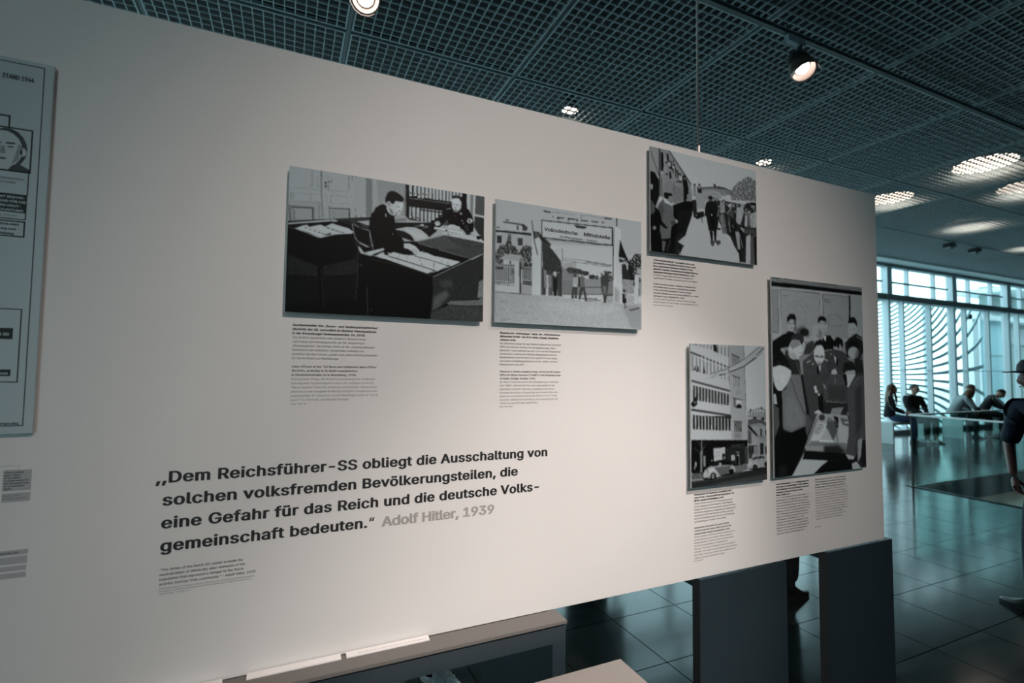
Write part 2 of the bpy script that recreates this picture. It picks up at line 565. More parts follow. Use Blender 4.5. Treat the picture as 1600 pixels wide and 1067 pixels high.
def lettering(name, body, x, z, width, size, mat, parent, y, bold=0, res=1, pitch=None, spacing=1.0, rot=0, origin=(0, 0, 0), flat=True):
    """text in the plane facing -Y; x = left edge, z = first baseline, width = of the widest line (world units)"""
    me = text_mesh(body, size, bold, res, pitch, spacing)
    co = np.zeros(len(me.vertices)*3); me.vertices.foreach_get('co', co); co = co.reshape(-1, 3)
    x0, x1 = co[:, 0].min(), co[:, 0].max()
    sx = width/(x1-x0) if width else 1
    out = np.zeros_like(co)
    out[:, 0] = (co[:, 0]-x0)*sx
    out[:, 2] = co[:, 1]
    if rot:
        ca, sa = math.cos(rot), math.sin(rot)
        a, c_ = out[:, 0].copy(), out[:, 2].copy()
        out[:, 0] = a*ca-c_*sa; out[:, 2] = a*sa+c_*ca
    out[:, 0] += x-origin[0]; out[:, 1] = y-origin[1]; out[:, 2] += z-origin[2]
    me.vertices.foreach_set('co', out.reshape(-1)); me.update()
    me.materials.clear(); me.materials.append(mat)
    me.name = name
    return link(name, me, parent)

PO = (0, 1.5, PB)
YP = 1.4994
def ptext(name, body, x, z, width, size, mat, **k):
    return lettering(name, body, x, z, width, size, mat, panel, YP, origin=PO, **k)
# the quotation, four lines and its grey attribution
q = [(",,Dem Reichsf\u00fchrer-SS obliegt die Ausschaltung von", -.286, .808, 1.3561),
     ("solchen volksfremden Bev\u00f6lkerungsteilen, die", -.2705, .6995, 1.3003),
     ("eine Gefahr f\u00fcr das Reich und die deutsche Volks-", -.2705, .7775, 1.2443),
     ("gemeinschaft bedeuten.\u201c", -.2700, .2440, 1.1885)]
for body, xa, xb, z in q:
    tag(ptext('quote_line', body, xa, z, xb-xa, .0530, m_text, bold=.022, res=4, spacing=1.06))
tag(ptext('quote_attribution', "Adolf Hitler, 1939", .2644, 1.1868, .3532, .0530, m_textg, bold=.022, res=4), 'light grey lettering after the quotation')
ptext('quote_translation', "\u201cThe duties of the Reich SS Leader include the\nneutralization of ethnically alien elements of the\npopulation that represent a danger to the Reich\nand the German Volk community.\u201d \u2013 Adolf Hitler, 1939", -.2691, 1.1410, .2115, .0115, m_text2, bold=.012, res=1, pitch=.01145)
ptext('source_note', "Adolf Hitler, Erlass zur Festigung deutschen Volkstums, Abschrift des Reichssicherheitshauptamts\nNuremberg Trial, and Reich Commissioner for the Strengthening of German Nationhood, on the\nStrengthening, 7 October 1939", -.2691, 1.0970, .209, .0062, m_text2, pitch=.0063)
PITCH, FS = .01146, .0115
caps = [
 (.0108, 1.7590, .2315, m_text, .02, "Sachbearbeiter des \u201eRasse- und Siedlungshauptamtes\u201c\n(RuSHA) der SS, vermutlich im Berliner Dienstgeb\u00e4ude\nin der Kreuzberger Hedemannstra\u00dfe 24, 1938.", .97),
 (.0118, 1.7590-3*PITCH, .2315, m_text2, .0, "Das RuSHA bearbeitete unter anderem Abstammungs-\nnachweise und Heiratsgesuche von SS-Angeh\u00f6rigen.\n\u201eRasseexperten\u201c des Amtes waren an der \u201erassenpolitischen\u201c\nSelektion in den besetzten Ostgebieten beteiligt und\nerstellten dar\u00fcber hinaus \u201eJuden und Judenmischlingskarteien\u201c\nf\u00fcr Deutschland und Westeuropa.", 1),
 (.0120, 1.7590-10*PITCH, .2290, m_text2, .016, "Case officers at the \u201cSS Race and Settlement Main Office\u201d\n(RuSHA), probably in its Berlin headquarters\nat Hedemannstra\u00dfe 24 in Kreuzberg, 1938.", 1),
 (.0120, 1.7590-13*PITCH, .2330, m_text3, .0, "Among other things, the RuSHA processed proofs of descent\nand requests for permission to marry for members of the SS.\n\u201cRacial experts\u201d from this office were involved in \u201cracial policy\u201d\nselection in the occupied territories of Eastern Europe and also\nprepared files of \u201cJews and Jewish Mischlings [Jews of \u201cmixed\nrace\u201d]\u201d for Germany and Western Europe.", 1),
 (.6300, 1.7610, .2250, m_text, .02, "Eingang zum \u201eAuffanglager\u201c Galatz der \u201eVolksdeutschen\nMittelstelle (VoMi)\u201c der SS in Galatz (Gala\u0163i), Rum\u00e4nien,\nOktober 1940.", 1),
 (.6300, 1.7610-3*PITCH, .2300, m_text2, .0, "Als \u201eReichskommissar f\u00fcr die Festigung deutschen Volkstums\u201c\n(RKF) war Heinrich Himmler f\u00fcr die Repatriierung \u201eVolks-\ndeutscher\u201c unter anderem aus den 1940 von der Sowjetunion\nannektierten rum\u00e4nischen Gebieten Bessarabiens und der\nNordbukowina verantwortlich. Durchgef\u00fchrt wurden diese\nund andere Umsiedlungsaktionen von der \u201eVoMi\u201c und dem\nStabshauptamt des RKF.", 1),
 (.6310, 1.7610-11*PITCH, .2270, m_text2, .016, "Entrance to Galatz reception camp, run by the SS Liaison\nOffice for Ethnic Germans (\u201cVoMi\u201d) in the Romanian town\nof Galatz (Gala\u0163i), October 1940.", 1),
 (.6310, 1.7610-14*PITCH, .2200, m_text3, .0, "As \u201cReich Commissioner for the Strengthening of German-\ndom\u201d (RKF), Heinrich Himmler was responsible for the\nrepatriation of ethnic Germans, including in the former\nRomanian territories of Bessarabia and northern Bukovina,\nwhich were annexed by the Soviet Union in 1940. These\nand other resettlement operations were carried out by the\n\u201cVoMi\u201d and the RKF Main Staff Office.", 1),
 (1.2584, 2.0635, .2240, m_text, .02, "\u201eVolksdeutsche Umsiedler\u201c aus Galizien warten nach\nihrer Ankunft auf dem \u00f6rtlichen Bahnhof darauf, zu den\nihnen zugewiesenen Hofstellen vertriebener Polen\ngebracht zu werden, Schwarzenau bei Gnesen (Gniezno),\nsogenannter Reichsgau Posen (\u201eWartheland\u201c), 1940.", 1),
 (1.2584, 2.0635-5*PITCH, .2240, m_text2, .0, "Die M\u00e4nner tragen umgeh\u00e4ngt Registriernummern der\nzugewiesenen Hofstellen. In schwarzer Uniform SS-M\u00e4nner.", 1),
 (1.2584, 2.0635-8*PITCH, .2250, m_text2, .014, "At the local railway station, \u201cresettlers of German stock\u201d\nfrom Galicia wait to be taken to the farmsteads allotted\nto them, the Polish inhabitants of which had been\ndeported, Schwarzenau near Gnesen (Gniezno), so-called\nReichsgau Posen (\u201cWartheland\u201d), 1940.", 1),
 (1.2584, 2.0635-13*PITCH, .2240, m_text3, .0, "The men wear the registration numbers of the farmsteads\nallotted to them. The men in black uniforms belong to the SS.", 1),
 (1.4525, 1.1640, .2110, m_text, .02, "Dienstgeb\u00e4ude der Einwandererzentralstelle (EWZ)\nLodsch (\u0141\u00f3d\u017a, \u201eLitzmannstadt\u201c) des Reichsf\u00fchrers-SS\n(RFSS), undatiert (Herbst/Winter 1940).", 1),
 (1.4525, 1.1640-3*PITCH, .2230, m_text2, .0, "Heinrich Himmler hatte als RFSS und \u201eReichskommissar\nf\u00fcr die Festigung deutschen Volkstums\u201c (RKF) Reinhard\nHeydrich als Chef der Sicherheitspolizei und des SD mit der\neinheitlichen Einb\u00fcrgerung \u201eeingewanderter Volksdeutscher\u201c\nbeauftragt. Die EWZ, eine Institution des RKF, unterstand\ndem Reichssicherheitshauptamt und war f\u00fcr Einb\u00fcrgerung\nund Ansiedlung der Umsiedler verantwortlich.", 1),
 (1.4520, 1.1640-11*PITCH, .1950, m_text2, .014, "Headquarters of the Reich SS Leader\u2019s (RFSS)\nCentral Immigration Center (EWZ) Lodsch (\u0141\u00f3d\u017a/\nLitzmannstadt), undated (autumn/winter 1940).", 1),
 (1.4510, 1.1640-14*PITCH, .2270, m_text3, .0, "Heinrich Himmler, as RFSS and \u201cReich Commissioner for\nthe Strengthening of Germandom\u201d (RKF), had tasked\nReinhard Heydrich, Chief of the Security Police and the\nSD, with the naturalization of \u201cresettled ethnic\nGermans\u201d. The Central Immigration Center, an institution\nof the RKF, was subject to supervision by the Reich Security\nMain Office. It was responsible for the naturalization and\nsettlement of repatriated ethnic Germans.", 1),
 (1.9080, 1.1655, .2080, m_text, .02, "Heinrich Himmler (links, 2. v. r.), \u201eReichskommissar f\u00fcr\ndie Festigung deutschen Volkstums\u201c (RKF), anl\u00e4sslich\nin der Staatlichen Hochschule f\u00fcr Bildende K\u00fcnste der\nAusstellung \u201ePlanung und Aufbau im Osten\u201c,\nBerlin, 20. M\u00e4rz 1941.", 1),
 (1.9070, 1.1655-5*PITCH, .2160, m_text2, .0, "V. l. n. r.: Stellvertreter des F\u00fchrers Rudolf He\u00df (3. v. l.)\nneben Himmler, der damalige Stabsleiter und sp\u00e4tere\nLeiter der Parteikanzlei der NSDAP, Martin Bormann,\nF\u00fchrer und Reichsleiter Philipp Bouhler, Reichsminister\nFritz Todt sowie Reinhard Heydrich als Chef der Sicher-\nheitspolizei und des SD. Im Planungsstab des RKF, der\nin der Festigung und neuen Ordnung der besetzten\nGebiete Polens t\u00e4tig war, entstand als erster Entwurf\nder sogenannte \u201eGeneralplan Ost\u201c. Er sah die\nVertreibung der einheimischen Bev\u00f6lkerung und die\nAnsiedlung von \u201eVolksdeutschen\u201c in den eroberten\nOstgebieten vor. Die Ausstellung zeigte Modelle von\nD\u00f6rfern und H\u00f6fen, wie sie in den eingegliederten\nOstgebieten f\u00fcr die Umsiedler geplant waren.", 1),
 (2.1565, 1.1650, .2150, m_text2, .014, "Heinrich Himmler (left, 2nd f. r.), \u201cReich Commissioner\nfor the Strengthening of Germandom\u201d (RKF), opens the\nexhibition \u201cPlanning and Construction in the East\u201d at\nthe State College of Fine Arts, Berlin, 20 March 1941.", 1),
 (2.1560, 1.1650-4*PITCH, .2270, m_text3, .0, "From left to right: Deputy F\u00fchrer Rudolf He\u00df (3rd f. l.)\nbeside Himmler, the then staff leader and later head\nof the Party Chancellery, Martin Bormann, Reichsleiter\nPhilipp Bouhler, Reich Minister Fritz Todt and Reinhard\nHeydrich, Chief of the Security Police and the SD. The\nplanning staff of the RKF, responsible for ordering the\noccupied territories of Poland, drew up the first draft\nof the so-called \u201cGeneralplan Ost\u201d. It envisaged the\nexpulsion of the native population and the settlement\nof \u201cethnic Germans\u201d in the conquered eastern\nterritories. The exhibition presented models of the\nvillages and farms planned for the resettlers.", 1)]
for x, z, wd, mt, bo, body, _s in caps:
    ptext('caption', body, x, z, wd, FS, mt, bold=bo, res=1, pitch=PITCH)
# credit lines under the captions are too small to read: short dashed bars
cb = MB()
for x, z, n_ in ((.0135, 1.5437, 12), (.6325, 1.5227, 14), (1.2575, 1.8925, 30), (1.450, .9145, 14), (2.1506, .9608, 13)):
    for k in range(n_):
        if k % 5 != 4:
            cb.box((x+k*.0033, -.0006, z-PB), (x+k*.0033+.0024, 0, z-PB+.0022))
tag(cb.build('credit_line', m_text3, panel), kind='stuff')
# grey name plates printed at the far left
for (xa, xb, za, zb) in ((-.571, -.522, 1.361, 1.4075), (-.571, -.522, 1.337, 1.357), (-.75, -.579, 1.337, 1.4075),
                         (-.80, -.520, 1.219, 1.230), (-.80, -.521, 1.199, 1.216), (-.80, -.5215, 1.184, 1.195), (-.80, -.5215, 1.168, 1.180)):
    MB().box((xa, -.0006, za-PB), (xb, 0, zb-PB)).build('name_plate', m_plate, panel)
MB().box((-.568, -.0006, 1.4075-PB), (-.545, 0, 1.4085-PB)).box((-.5455, -.0006, 1.4075-PB), (-.545, 0, 1.418-PB)).box((-.62, -.0006, 1.417-PB), (-.545, 0, 1.418-PB)).build('name_plate_rule', m_plate, panel)
lettering('name_plate_text', "Ulrich Greifelt\nMain Office\nof the Reich\nCommissioner for\nthe Strengthening\nof Germandom\n(RKF)", -.569, 1.4010, .043, .0056, m_text, panel, 1.4990, bold=.02, pitch=.0060, origin=PO)
lettering('name_plate_text', "Resettlement\nof ethnic Germans", -.570, 1.3500, .043, .0056, m_text2, panel, 1.4990, pitch=.0068, origin=PO)
lettering('name_plate_text', "The Main Offices and the SS", -.62, 1.2225, .083, .0065, m_text, panel, 1.4990, bold=.02, origin=PO)

# ------------------------------------------------------------------ framed prints
def paint_print(ops, W, H, ref, seed):
    """Rasterise a list of flat grey shapes (board coordinates in thousandths) to a tone grid."""
    S = 2
    w, h = W*S, H*S
    rng = np.random.RandomState(seed)
    img = np.full((h, w), 128.0)
    def nz(hh, ww, k):
        a = rng.rand(hh//k+2, ww//k+2)
        return np.kron(a, np.ones((k, k)))[:hh, :ww]
    for op in ops:
        c, v, pts = op[0], op[1], op[2]
        if c == 'b':
            img[:] = v
            continue
        xs = np.array(pts[0::2])*w/1000.0
        ys = np.array(pts[1::2])*h/1000.0
        pad = 8 if c == 's' else 1
        x0, x1 = max(0, int(xs.min())-pad), min(w, int(xs.max())+pad+2)
        y0, y1 = max(0, int(ys.min())-pad), min(h, int(ys.max())+pad+2)
        if x1 <= x0 or y1 <= y0:
            continue
        gx, gy = np.meshgrid(np.arange(x0, x1)+.5, np.arange(y0, y1)+.5)
        m = np.zeros(gx.shape, bool)
        n = len(xs)
        for i in range(n):
            xa, ya, xb, yb = xs[i], ys[i], xs[(i+1) % n], ys[(i+1) % n]
            if ya == yb:
                continue
            m ^= ((ya > gy) != (yb > gy)) & (gx < (xb-xa)*(gy-ya)/(yb-ya)+xa)
        a = m.astype(float)
        sub = img[y0:y1, x0:x1]
        if c == 'n':
            t = (nz(a.shape[0], a.shape[1], 2)*.6+nz(a.shape[0], a.shape[1], 5)*.4-.5)*2*v
            sub += a*t
            continue
        if c == 's':
            for _ in range(3):
                for ax in (0, 1):
                    a = sum(np.roll(a, s, ax) for s in (-3, -2, -1, 0, 1, 2, 3))/7
            a *= .8
        if c == 't':
            a *= (nz(a.shape[0], a.shape[1], 3)*.6+nz(a.shape[0], a.shape[1], 2)*.4 > .34)
        sub *= 1-a
        sub += a*v
    img = img.reshape(H, S, W, S).mean((1, 3))
    img = np.clip(img+rng.randn(H, W)*1.5, 2, 250)
    p = np.pad(img, 1, mode='edge')
    img = .5*img+.125*(p[:-2, 1:-1]+p[2:, 1:-1]+p[1:-1, :-2]+p[1:-1, 2:])
    lin = lambda q: ((q/255+.055)/1.055)**2.4
    return np.clip(lin(img)/lin(ref)*.8, .002, .86)

PRINTS = {1: [
[0,128],[1,118,-4,8,146,-2,149,169,0,201],[1,132,-15,0,444,-12,448,196,-8,289],[1,124,-9,257,154,223,157,354,-6,385],[1,95,98,9,101,125,103,125,100,9],
[1,108,102,8,106,124,107,124,104,8],[1,108,107,122,26,150,26,153,107,124],[1,105,126,52,127,152,129,152,128,51],[1,105,28,153,128,143,128,140,28,151],[1,70,141,1,146,171,149,170,145,0],
[1,70,146,168,155,339,158,339,149,167],[1,100,138,2,145,335,146,335,140,2],[1,88,10,187,10,237,13,236,13,187],[1,100,21,188,22,238,24,237,23,188],[1,92,96,179,98,226,100,225,98,179],
[1,105,11,190,132,175,132,172,11,188],[1,98,-5,251,135,227,135,224,-5,248],[1,88,133,224,139,348,142,347,136,223],[1,108,3,273,118,266,119,353,7,380],[1,122,14,284,104,274,105,353,24,368],
[1,48,2,272,9,381,13,380,6,271],[1,40,14,289,112,276,112,269,14,282],[1,40,106,270,110,354,115,353,111,269],[1,58,24,303,29,374,32,373,28,302],[1,62,14,286,26,306,27,304,16,283],
[1,72,105,274,110,282,112,280,106,272],[1,105,174,29,176,136,178,135,176,29],[1,105,176,137,273,127,273,124,176,133],[1,100,269,11,272,115,276,114,274,10],
[1,30,169,84,168,88,165,91,162,92,160,90,159,86,160,82,162,79,165,78,168,80],[1,55,182,75,181,79,179,81,177,82,175,80,174,77,175,74,177,71,179,71,181,72],
[1,75,192,67,192,73,190,76,188,77,186,74,185,69,186,64,188,60,190,59,192,62],[1,45,170,103,169,107,166,109,163,110,160,109,158,106,160,102,162,100,166,99,169,100],
[1,70,169,116,168,118,166,120,163,121,161,120,160,118,161,115,163,113,166,112,168,113],[1,75,174,96,176,133,179,133,177,95],[1,100,168,167,169,223,171,223,170,166],
[1,88,189,165,191,221,193,221,191,164],[1,95,170,227,297,208,297,206,170,225],[1,100,192,169,268,161,268,158,192,166],[1,100,267,159,270,199,271,199,269,159],
[1,105,277,159,296,156,296,153,277,156],[1,60,182,243,188,336,191,335,186,242],[1,42,192,262,281,250,281,244,192,256],[1,44,275,243,277,311,283,310,281,242],
[1,70,200,273,202,333,205,333,203,272],[1,116,206,267,273,257,274,310,207,325],[1,40,302,1,306,136,309,135,305,0],[1,40,306,133,311,304,315,303,309,132],
[1,112,297,3,305,305,307,304,298,2],[1,138,310,6,325,5,334,298,317,302],[1,80,329,8,333,221,338,220,333,7],[1,80,333,217,334,300,338,299,338,217],[1,140,335,8,361,5,370,286,342,294],
[1,100,366,7,368,288,374,287,372,6],[1,128,377,4,396,5,397,281,382,284],[1,85,385,25,396,16,395,12,384,21],[1,85,393,13,394,70,397,69,396,13],[1,108,398,8,444,-3,449,276,401,280],
[1,90,416,16,417,169,420,168,420,16],[1,95,421,102,446,94,445,90,421,99],[3,6,400,7,444,-3,448,196,404,205],[1,6,-1,385,196,333,196,358,382,284,449,276,453,487,-2,558],
[1,145,-1,397,194,337,196,350,1,407],[1,10,1,409,196,351,292,363,303,417,141,477,0,424],[1,36,199,332,378,284,379,313,292,351],[1,22,218,340,284,328,294,354,273,360],
[1,100,-1,425,46,435,47,433,0,423],[1,100,46,435,138,474,138,472,46,433],[1,150,31,430,71,400,90,394,94,407,147,382,168,392,200,363,226,372,278,385,304,408,293,421,216,440,148,476,134,470,88,448],
[1,60,169,446,198,429,195,449,169,454],[1,40,76,417,88,421,88,417,77,413],[1,30,97,427,105,428,106,425,98,423],[1,30,116,433,123,435,124,431,117,429],[1,40,136,442,148,440,148,436,136,438],
[1,20,153,441,164,452,166,448,155,437],[1,30,175,402,191,403,191,398,175,398],[1,25,196,410,209,411,209,407,197,405],[1,30,211,413,231,420,231,417,212,409],
[1,35,233,422,257,424,257,420,234,419],[1,110,92,405,162,445,163,443,92,403],[1,110,164,392,256,421,257,418,164,390],[1,110,59,433,141,468,142,466,60,431],
[1,95,35,432,141,478,142,475,36,429],[1,24,294,351,450,311,453,487,314,509],[1,130,314,328,377,310,377,347,360,345],[1,45,329,339,371,348,372,371,349,364],
[1,128,299,4,551,4,555,260,505,269,471,204,390,256,312,295],[3,8,402,15,551,-20,555,248,407,276],[1,95,354,2,386,6,391,267,359,285],[1,115,406,2,560,2,559,241,509,232,462,133,422,190],
[3,14,468,23,556,3,560,241,472,258],[1,6,382,529,375,365,383,269,422,190,471,186,501,246,508,341,524,399,554,430,557,515,509,534,411,525],[1,5,390,472,383,302,405,212,440,176,471,193,501,268,510,337,547,417,555,504,517,527,461,535],
[1,150,543,166,543,192,538,217,527,238,512,250,495,253,480,246,468,230,461,207,460,181,465,156,476,136,491,123,508,120,523,127,535,143],[1,148,471,152,486,120,543,137,546,172,534,215,504,253,484,231,468,199],
[1,158,511,173,533,157,543,143,546,172,534,192,533,215,520,230,508,220],[1,100,471,193,492,212,498,248,480,238],[1,8,455,170,453,133,464,90,481,70,501,70,522,83,542,102,550,124,541,140,523,141,507,139,495,165,485,164,477,148,463,154],
[1,120,481,171,479,182,475,189,470,191,465,185,463,174,465,163,469,155,474,154,479,160],[1,60,467,166,476,158,476,156,466,164],[1,60,475,157,476,181,478,180,476,156],
[1,30,511,185,526,184,526,180,511,182],[1,25,531,215,520,205,518,209,530,218],[1,30,507,231,519,229,519,225,507,227],[1,60,533,208,529,219,531,220,535,209],
[1,90,516,245,515,249,511,252,506,253,502,251,500,248,502,244,506,242,511,241,515,242],[1,150,463,255,463,263,460,268,457,269,455,264,454,257,455,249,457,244,460,244,462,248],
[1,10,462,257,462,261,461,264,460,264,459,262,459,258,459,254,460,251,461,251,462,253],[1,170,497,388,497,391,496,393,495,393,494,391,493,389,494,386,495,384,496,384,497,385],
[1,6,559,4,866,1,893,1,895,156,806,198,703,266,578,266,563,245],[1,70,553,5,559,4,561,245,555,246],[1,118,559,-2,866,-2,866,-11,559,-14],[1,140,893,1,916,-1,916,202,895,181],
[1,90,916,-1,930,0,930,199,916,195],[1,150,937,-1,933,163,939,162,943,-2],[1,60,946,-1,999,-3,999,155,943,153],[1,150,937,163,998,172,999,166,938,157],
[1,32,941,172,996,174,998,374,940,259],[1,148,574,3,589,0,591,87,576,90],[1,148,598,4,614,0,615,80,599,84],[1,148,619,5,634,1,636,91,621,94],[1,148,639,3,655,0,656,89,641,93],
[1,148,660,3,676,0,678,82,661,85],[1,142,680,3,696,-1,697,84,681,87],[1,142,700,3,715,-1,716,86,702,89],[1,142,718,3,734,0,735,85,720,88],[1,142,738,2,753,-1,754,84,739,87],
[1,142,756,2,772,-1,773,84,758,87],[1,142,777,1,791,-2,792,84,778,87],[1,142,794,1,808,-2,809,82,795,85],[1,140,813,1,829,-3,830,34,813,37],[1,140,833,-1,849,-4,849,29,833,33],
[1,140,853,-2,866,-5,867,32,853,35],[1,15,587,64,586,68,584,70,582,71,580,69,580,66,580,62,582,59,584,59,586,61],[1,15,630,65,629,69,627,71,625,72,623,70,622,67,623,63,625,61,627,60,629,62],
[1,15,652,56,651,59,649,62,647,62,645,61,644,57,645,54,647,51,649,50,651,52],[1,15,672,57,671,61,670,63,667,64,665,62,665,59,665,55,667,53,669,52,671,54],
[1,15,607,63,607,67,606,69,604,69,603,67,602,64,603,61,604,58,605,58,607,60],[1,105,574,106,693,105,694,100,574,101],[1,105,691,105,806,100,806,95,692,100],
[1,12,575,110,805,102,779,136,576,166],[1,140,577,168,588,166,589,255,578,257],[1,140,593,168,610,165,611,256,595,259],[1,140,615,168,632,165,633,261,616,264],
[1,140,638,168,653,165,654,266,639,269],[1,140,658,167,674,164,675,265,660,268],[1,140,679,166,694,162,695,264,680,267],[1,140,698,165,714,162,715,246,699,249],
[1,140,718,167,734,163,735,224,719,227],[1,135,740,165,756,162,756,195,740,199],[1,12,637,185,759,181,759,173,638,178],[1,90,638,174,758,170,759,166,638,170],
[1,15,604,247,603,251,602,254,599,254,597,252,597,249,597,245,599,243,601,242,603,244],[1,15,627,246,626,249,624,252,622,252,620,250,619,247,620,243,622,241,624,240,626,242],
[1,110,504,274,565,253,566,282,505,302],[1,40,505,286,566,268,566,265,504,284],[1,14,505,302,712,264,721,335,679,390,613,418,506,349],[1,70,633,306,631,311,627,316,621,317,616,314,615,309,616,303,621,299,626,298,631,300],
[1,40,620,305,619,311,615,315,611,315,608,313,607,307,608,302,611,298,615,297,619,300],[1,150,660,295,658,301,651,306,644,308,637,305,635,299,637,293,643,288,651,286,657,289],
[1,15,652,304,651,308,649,310,646,311,644,309,643,305,644,302,646,299,649,299,651,301],[1,90,682,300,680,304,675,308,669,309,663,307,661,303,663,299,668,295,675,294,680,296],
[1,60,678,309,675,313,667,316,656,318,648,317,645,315,648,312,656,309,667,307,675,307],[1,6,805,125,867,106,904,123,927,175,939,228,933,292,897,323,879,295,852,275,794,279,772,265,746,288,721,335,704,302,711,246,745,210,779,148],
[1,52,759,268,785,226,794,261,772,277],[1,150,864,92,860,115,853,134,843,148,832,153,822,149,814,137,809,118,809,96,812,73,819,54,829,40,839,35,850,39,858,51,863,70],
[1,158,851,69,850,84,845,97,838,106,830,111,821,110,814,103,809,92,807,79,808,64,813,51,820,42,829,37,837,38,844,44,849,55],[1,22,813,37,831,26,853,29,862,45,867,75,860,70,849,48,822,51,813,62],
[1,60,824,33,840,32,835,45],[1,40,816,105,826,101,825,97,815,101],[1,40,833,104,843,104,844,100,833,100],[1,70,827,121,831,131,834,128,829,118],[1,70,832,126,824,130,825,134,833,130],
[1,50,820,149,840,148,840,143,820,144],[1,100,810,124,819,159,841,160,861,132,865,100,854,133,837,152,819,147],[1,150,778,151,806,136,805,131,777,147],
[1,120,743,217,761,203,760,200,742,214],[1,150,868,165,867,170,863,174,860,174,856,172,855,167,856,162,859,158,863,157,866,160],[1,30,865,174,864,177,863,178,860,179,859,178,858,176,859,173,860,172,863,171,864,172],
[1,140,873,219,872,222,870,225,868,225,866,224,865,221,866,217,867,215,870,214,872,216],[1,150,881,239,880,242,878,244,876,245,874,243,874,240,874,237,876,235,878,235,880,236],
[1,130,830,187,829,190,828,192,827,193,826,191,825,188,826,185,827,183,828,183,829,185],[1,165,928,210,927,218,924,225,919,230,913,233,907,232,902,229,898,223,897,216,898,208,901,201,906,196,912,193,918,193,923,197,927,203],
[1,30,889,262,889,264,888,265,887,265,886,264,886,263,886,261,887,260,888,260,889,261],[1,30,906,203,905,217,909,217,910,203],[1,30,906,218,918,219,918,214,907,213],
[1,30,916,215,915,228,918,227,919,215],[1,30,921,204,912,199,910,203,919,208],[1,30,910,200,911,225,914,224,914,200],[1,30,913,221,905,220,905,224,913,226],
[1,150,926,200,936,234,938,232,928,198],[1,110,882,257,896,293,898,292,883,256],[1,110,893,249,905,285,907,284,895,248],[1,150,747,264,746,271,743,278,737,283,731,286,725,286,720,282,716,277,715,270,716,262,719,255,725,250,731,247,737,248,742,251,746,257],
[1,120,742,259,740,263,736,267,731,268,726,266,724,262,726,257,730,254,736,253,740,255],[1,150,838,271,836,278,831,285,822,290,812,293,802,294,793,292,787,287,785,281,787,274,793,268,801,262,811,259,822,259,830,261,836,265],
[1,150,858,277,857,283,853,288,846,293,838,295,831,296,824,293,820,289,818,284,820,278,824,273,830,268,838,266,846,266,852,268,857,272],[1,90,802,279,847,286,848,284,803,277],
[1,152,714,294,879,307,877,332,781,315,712,315],[1,90,716,313,875,331,875,328,716,310],[1,70,878,309,876,333,878,333,880,310],[1,15,787,310,786,314,783,316,780,317,777,315,776,312,777,308,780,305,783,305,786,307],
[1,148,753,335,812,325,799,351,778,349],[1,20,782,339,799,336,795,346],[1,145,817,327,911,326,975,340,998,362,998,374,916,356,871,364,804,360],[1,140,920,306,951,298,975,316,966,326],
[1,20,897,279,915,289,920,319,893,329],[1,12,982,334,979,344,972,350,963,352,955,347,952,339,955,330,962,323,971,322,979,326],[1,100,976,309,983,328,985,326,978,308],
[1,60,847,357,871,366,871,363,848,354],[1,138,502,352,566,323,611,318,645,333,679,366,690,391,613,424,588,381,550,358],[1,146,554,340,612,330,654,358,671,385,625,405],
[1,110,550,353,583,378,584,375,550,351],[1,110,583,377,613,414,614,412,584,375],[1,110,582,336,645,355,646,353,583,334],[1,16,506,357,550,358,605,414,605,426,531,403],
[1,56,613,430,773,347,804,360,998,377,1000,478,850,500],[1,46,773,350,998,374,1000,478,953,485,826,402],[3,10,621,376,998,312,1000,478,623,533],[1,120,692,395,776,349,776,347,691,392],
[1,90,613,430,693,394,692,392,612,428],[1,14,601,438,613,433,854,499,656,528],[1,100,610,432,850,497,851,494,611,429],[1,80,934,398,999,375,999,373,934,396],
[1,150,554,446,584,444,614,459,635,486,635,503,627,510,614,524,606,522,598,497,573,483,554,480],[1,70,613,480,624,512,626,511,614,479],[1,70,605,487,616,519,617,518,606,486],
[1,70,597,494,608,520,609,519,598,493],[1,140,553,489,606,514,664,490,698,506,553,539],[1,5,402,1100,390,452,437,478,453,499,573,492,698,473,931,517,997,465,1003,999,400,1026],
[1,150,426,537,454,545,477,530,549,536,623,534,648,510,681,511,715,527,811,553,864,545,811,586,725,639,687,659,575,620,454,576],[1,150,477,541,501,520,549,531,610,530,639,506,673,498,715,518,750,522,815,534,861,543,811,586,794,579,725,639,683,624,574,579,478,558],
[1,148,554,483,585,502,639,497,668,489,627,522,594,524],[1,20,438,518,481,541,470,551,430,534],[1,20,476,558,567,583,567,578,477,553],[1,20,565,583,726,633,727,628,566,578],
[1,20,720,627,722,644,725,643,722,626],[1,25,717,631,682,657,683,662,718,636],[1,30,614,538,682,552,683,548,614,533],[1,30,681,551,798,587,799,583,681,547],
[1,25,792,585,807,590,809,583,793,578],[1,20,794,583,724,644,726,647,795,586],[1,50,639,552,637,571,639,571,641,552],[1,50,569,545,573,563,575,562,570,544],
[1,40,714,571,713,612,716,612,717,571],[1,40,647,587,652,597,655,595,649,585],[1,40,603,615,610,614,610,611,603,612],[1,60,653,635,658,635,658,633,653,632],
[1,50,790,569,795,555,793,554,788,568],[1,60,750,562,757,551,756,550,749,561],[1,45,516,563,524,565,524,562,517,559],[1,110,581,525,574,615,575,615,582,525],
[1,110,532,527,525,598,527,598,534,527],[1,115,766,528,758,566,759,566,768,528],[1,10,651,486,715,515,810,528,864,542,873,532,922,513,714,458,647,469],
[1,115,739,468,828,491,828,488,740,465],[1,115,827,491,913,509,914,506,827,488],[1,48,749,465,996,409,997,465,926,512],[3,10,749,465,997,427,997,496,750,531],
[1,70,392,589,575,627,576,625,392,587],[1,70,574,627,713,677,714,675,575,625],[1,135,715,679,928,514,926,509,714,674],[1,135,926,515,999,463,997,458,925,510],
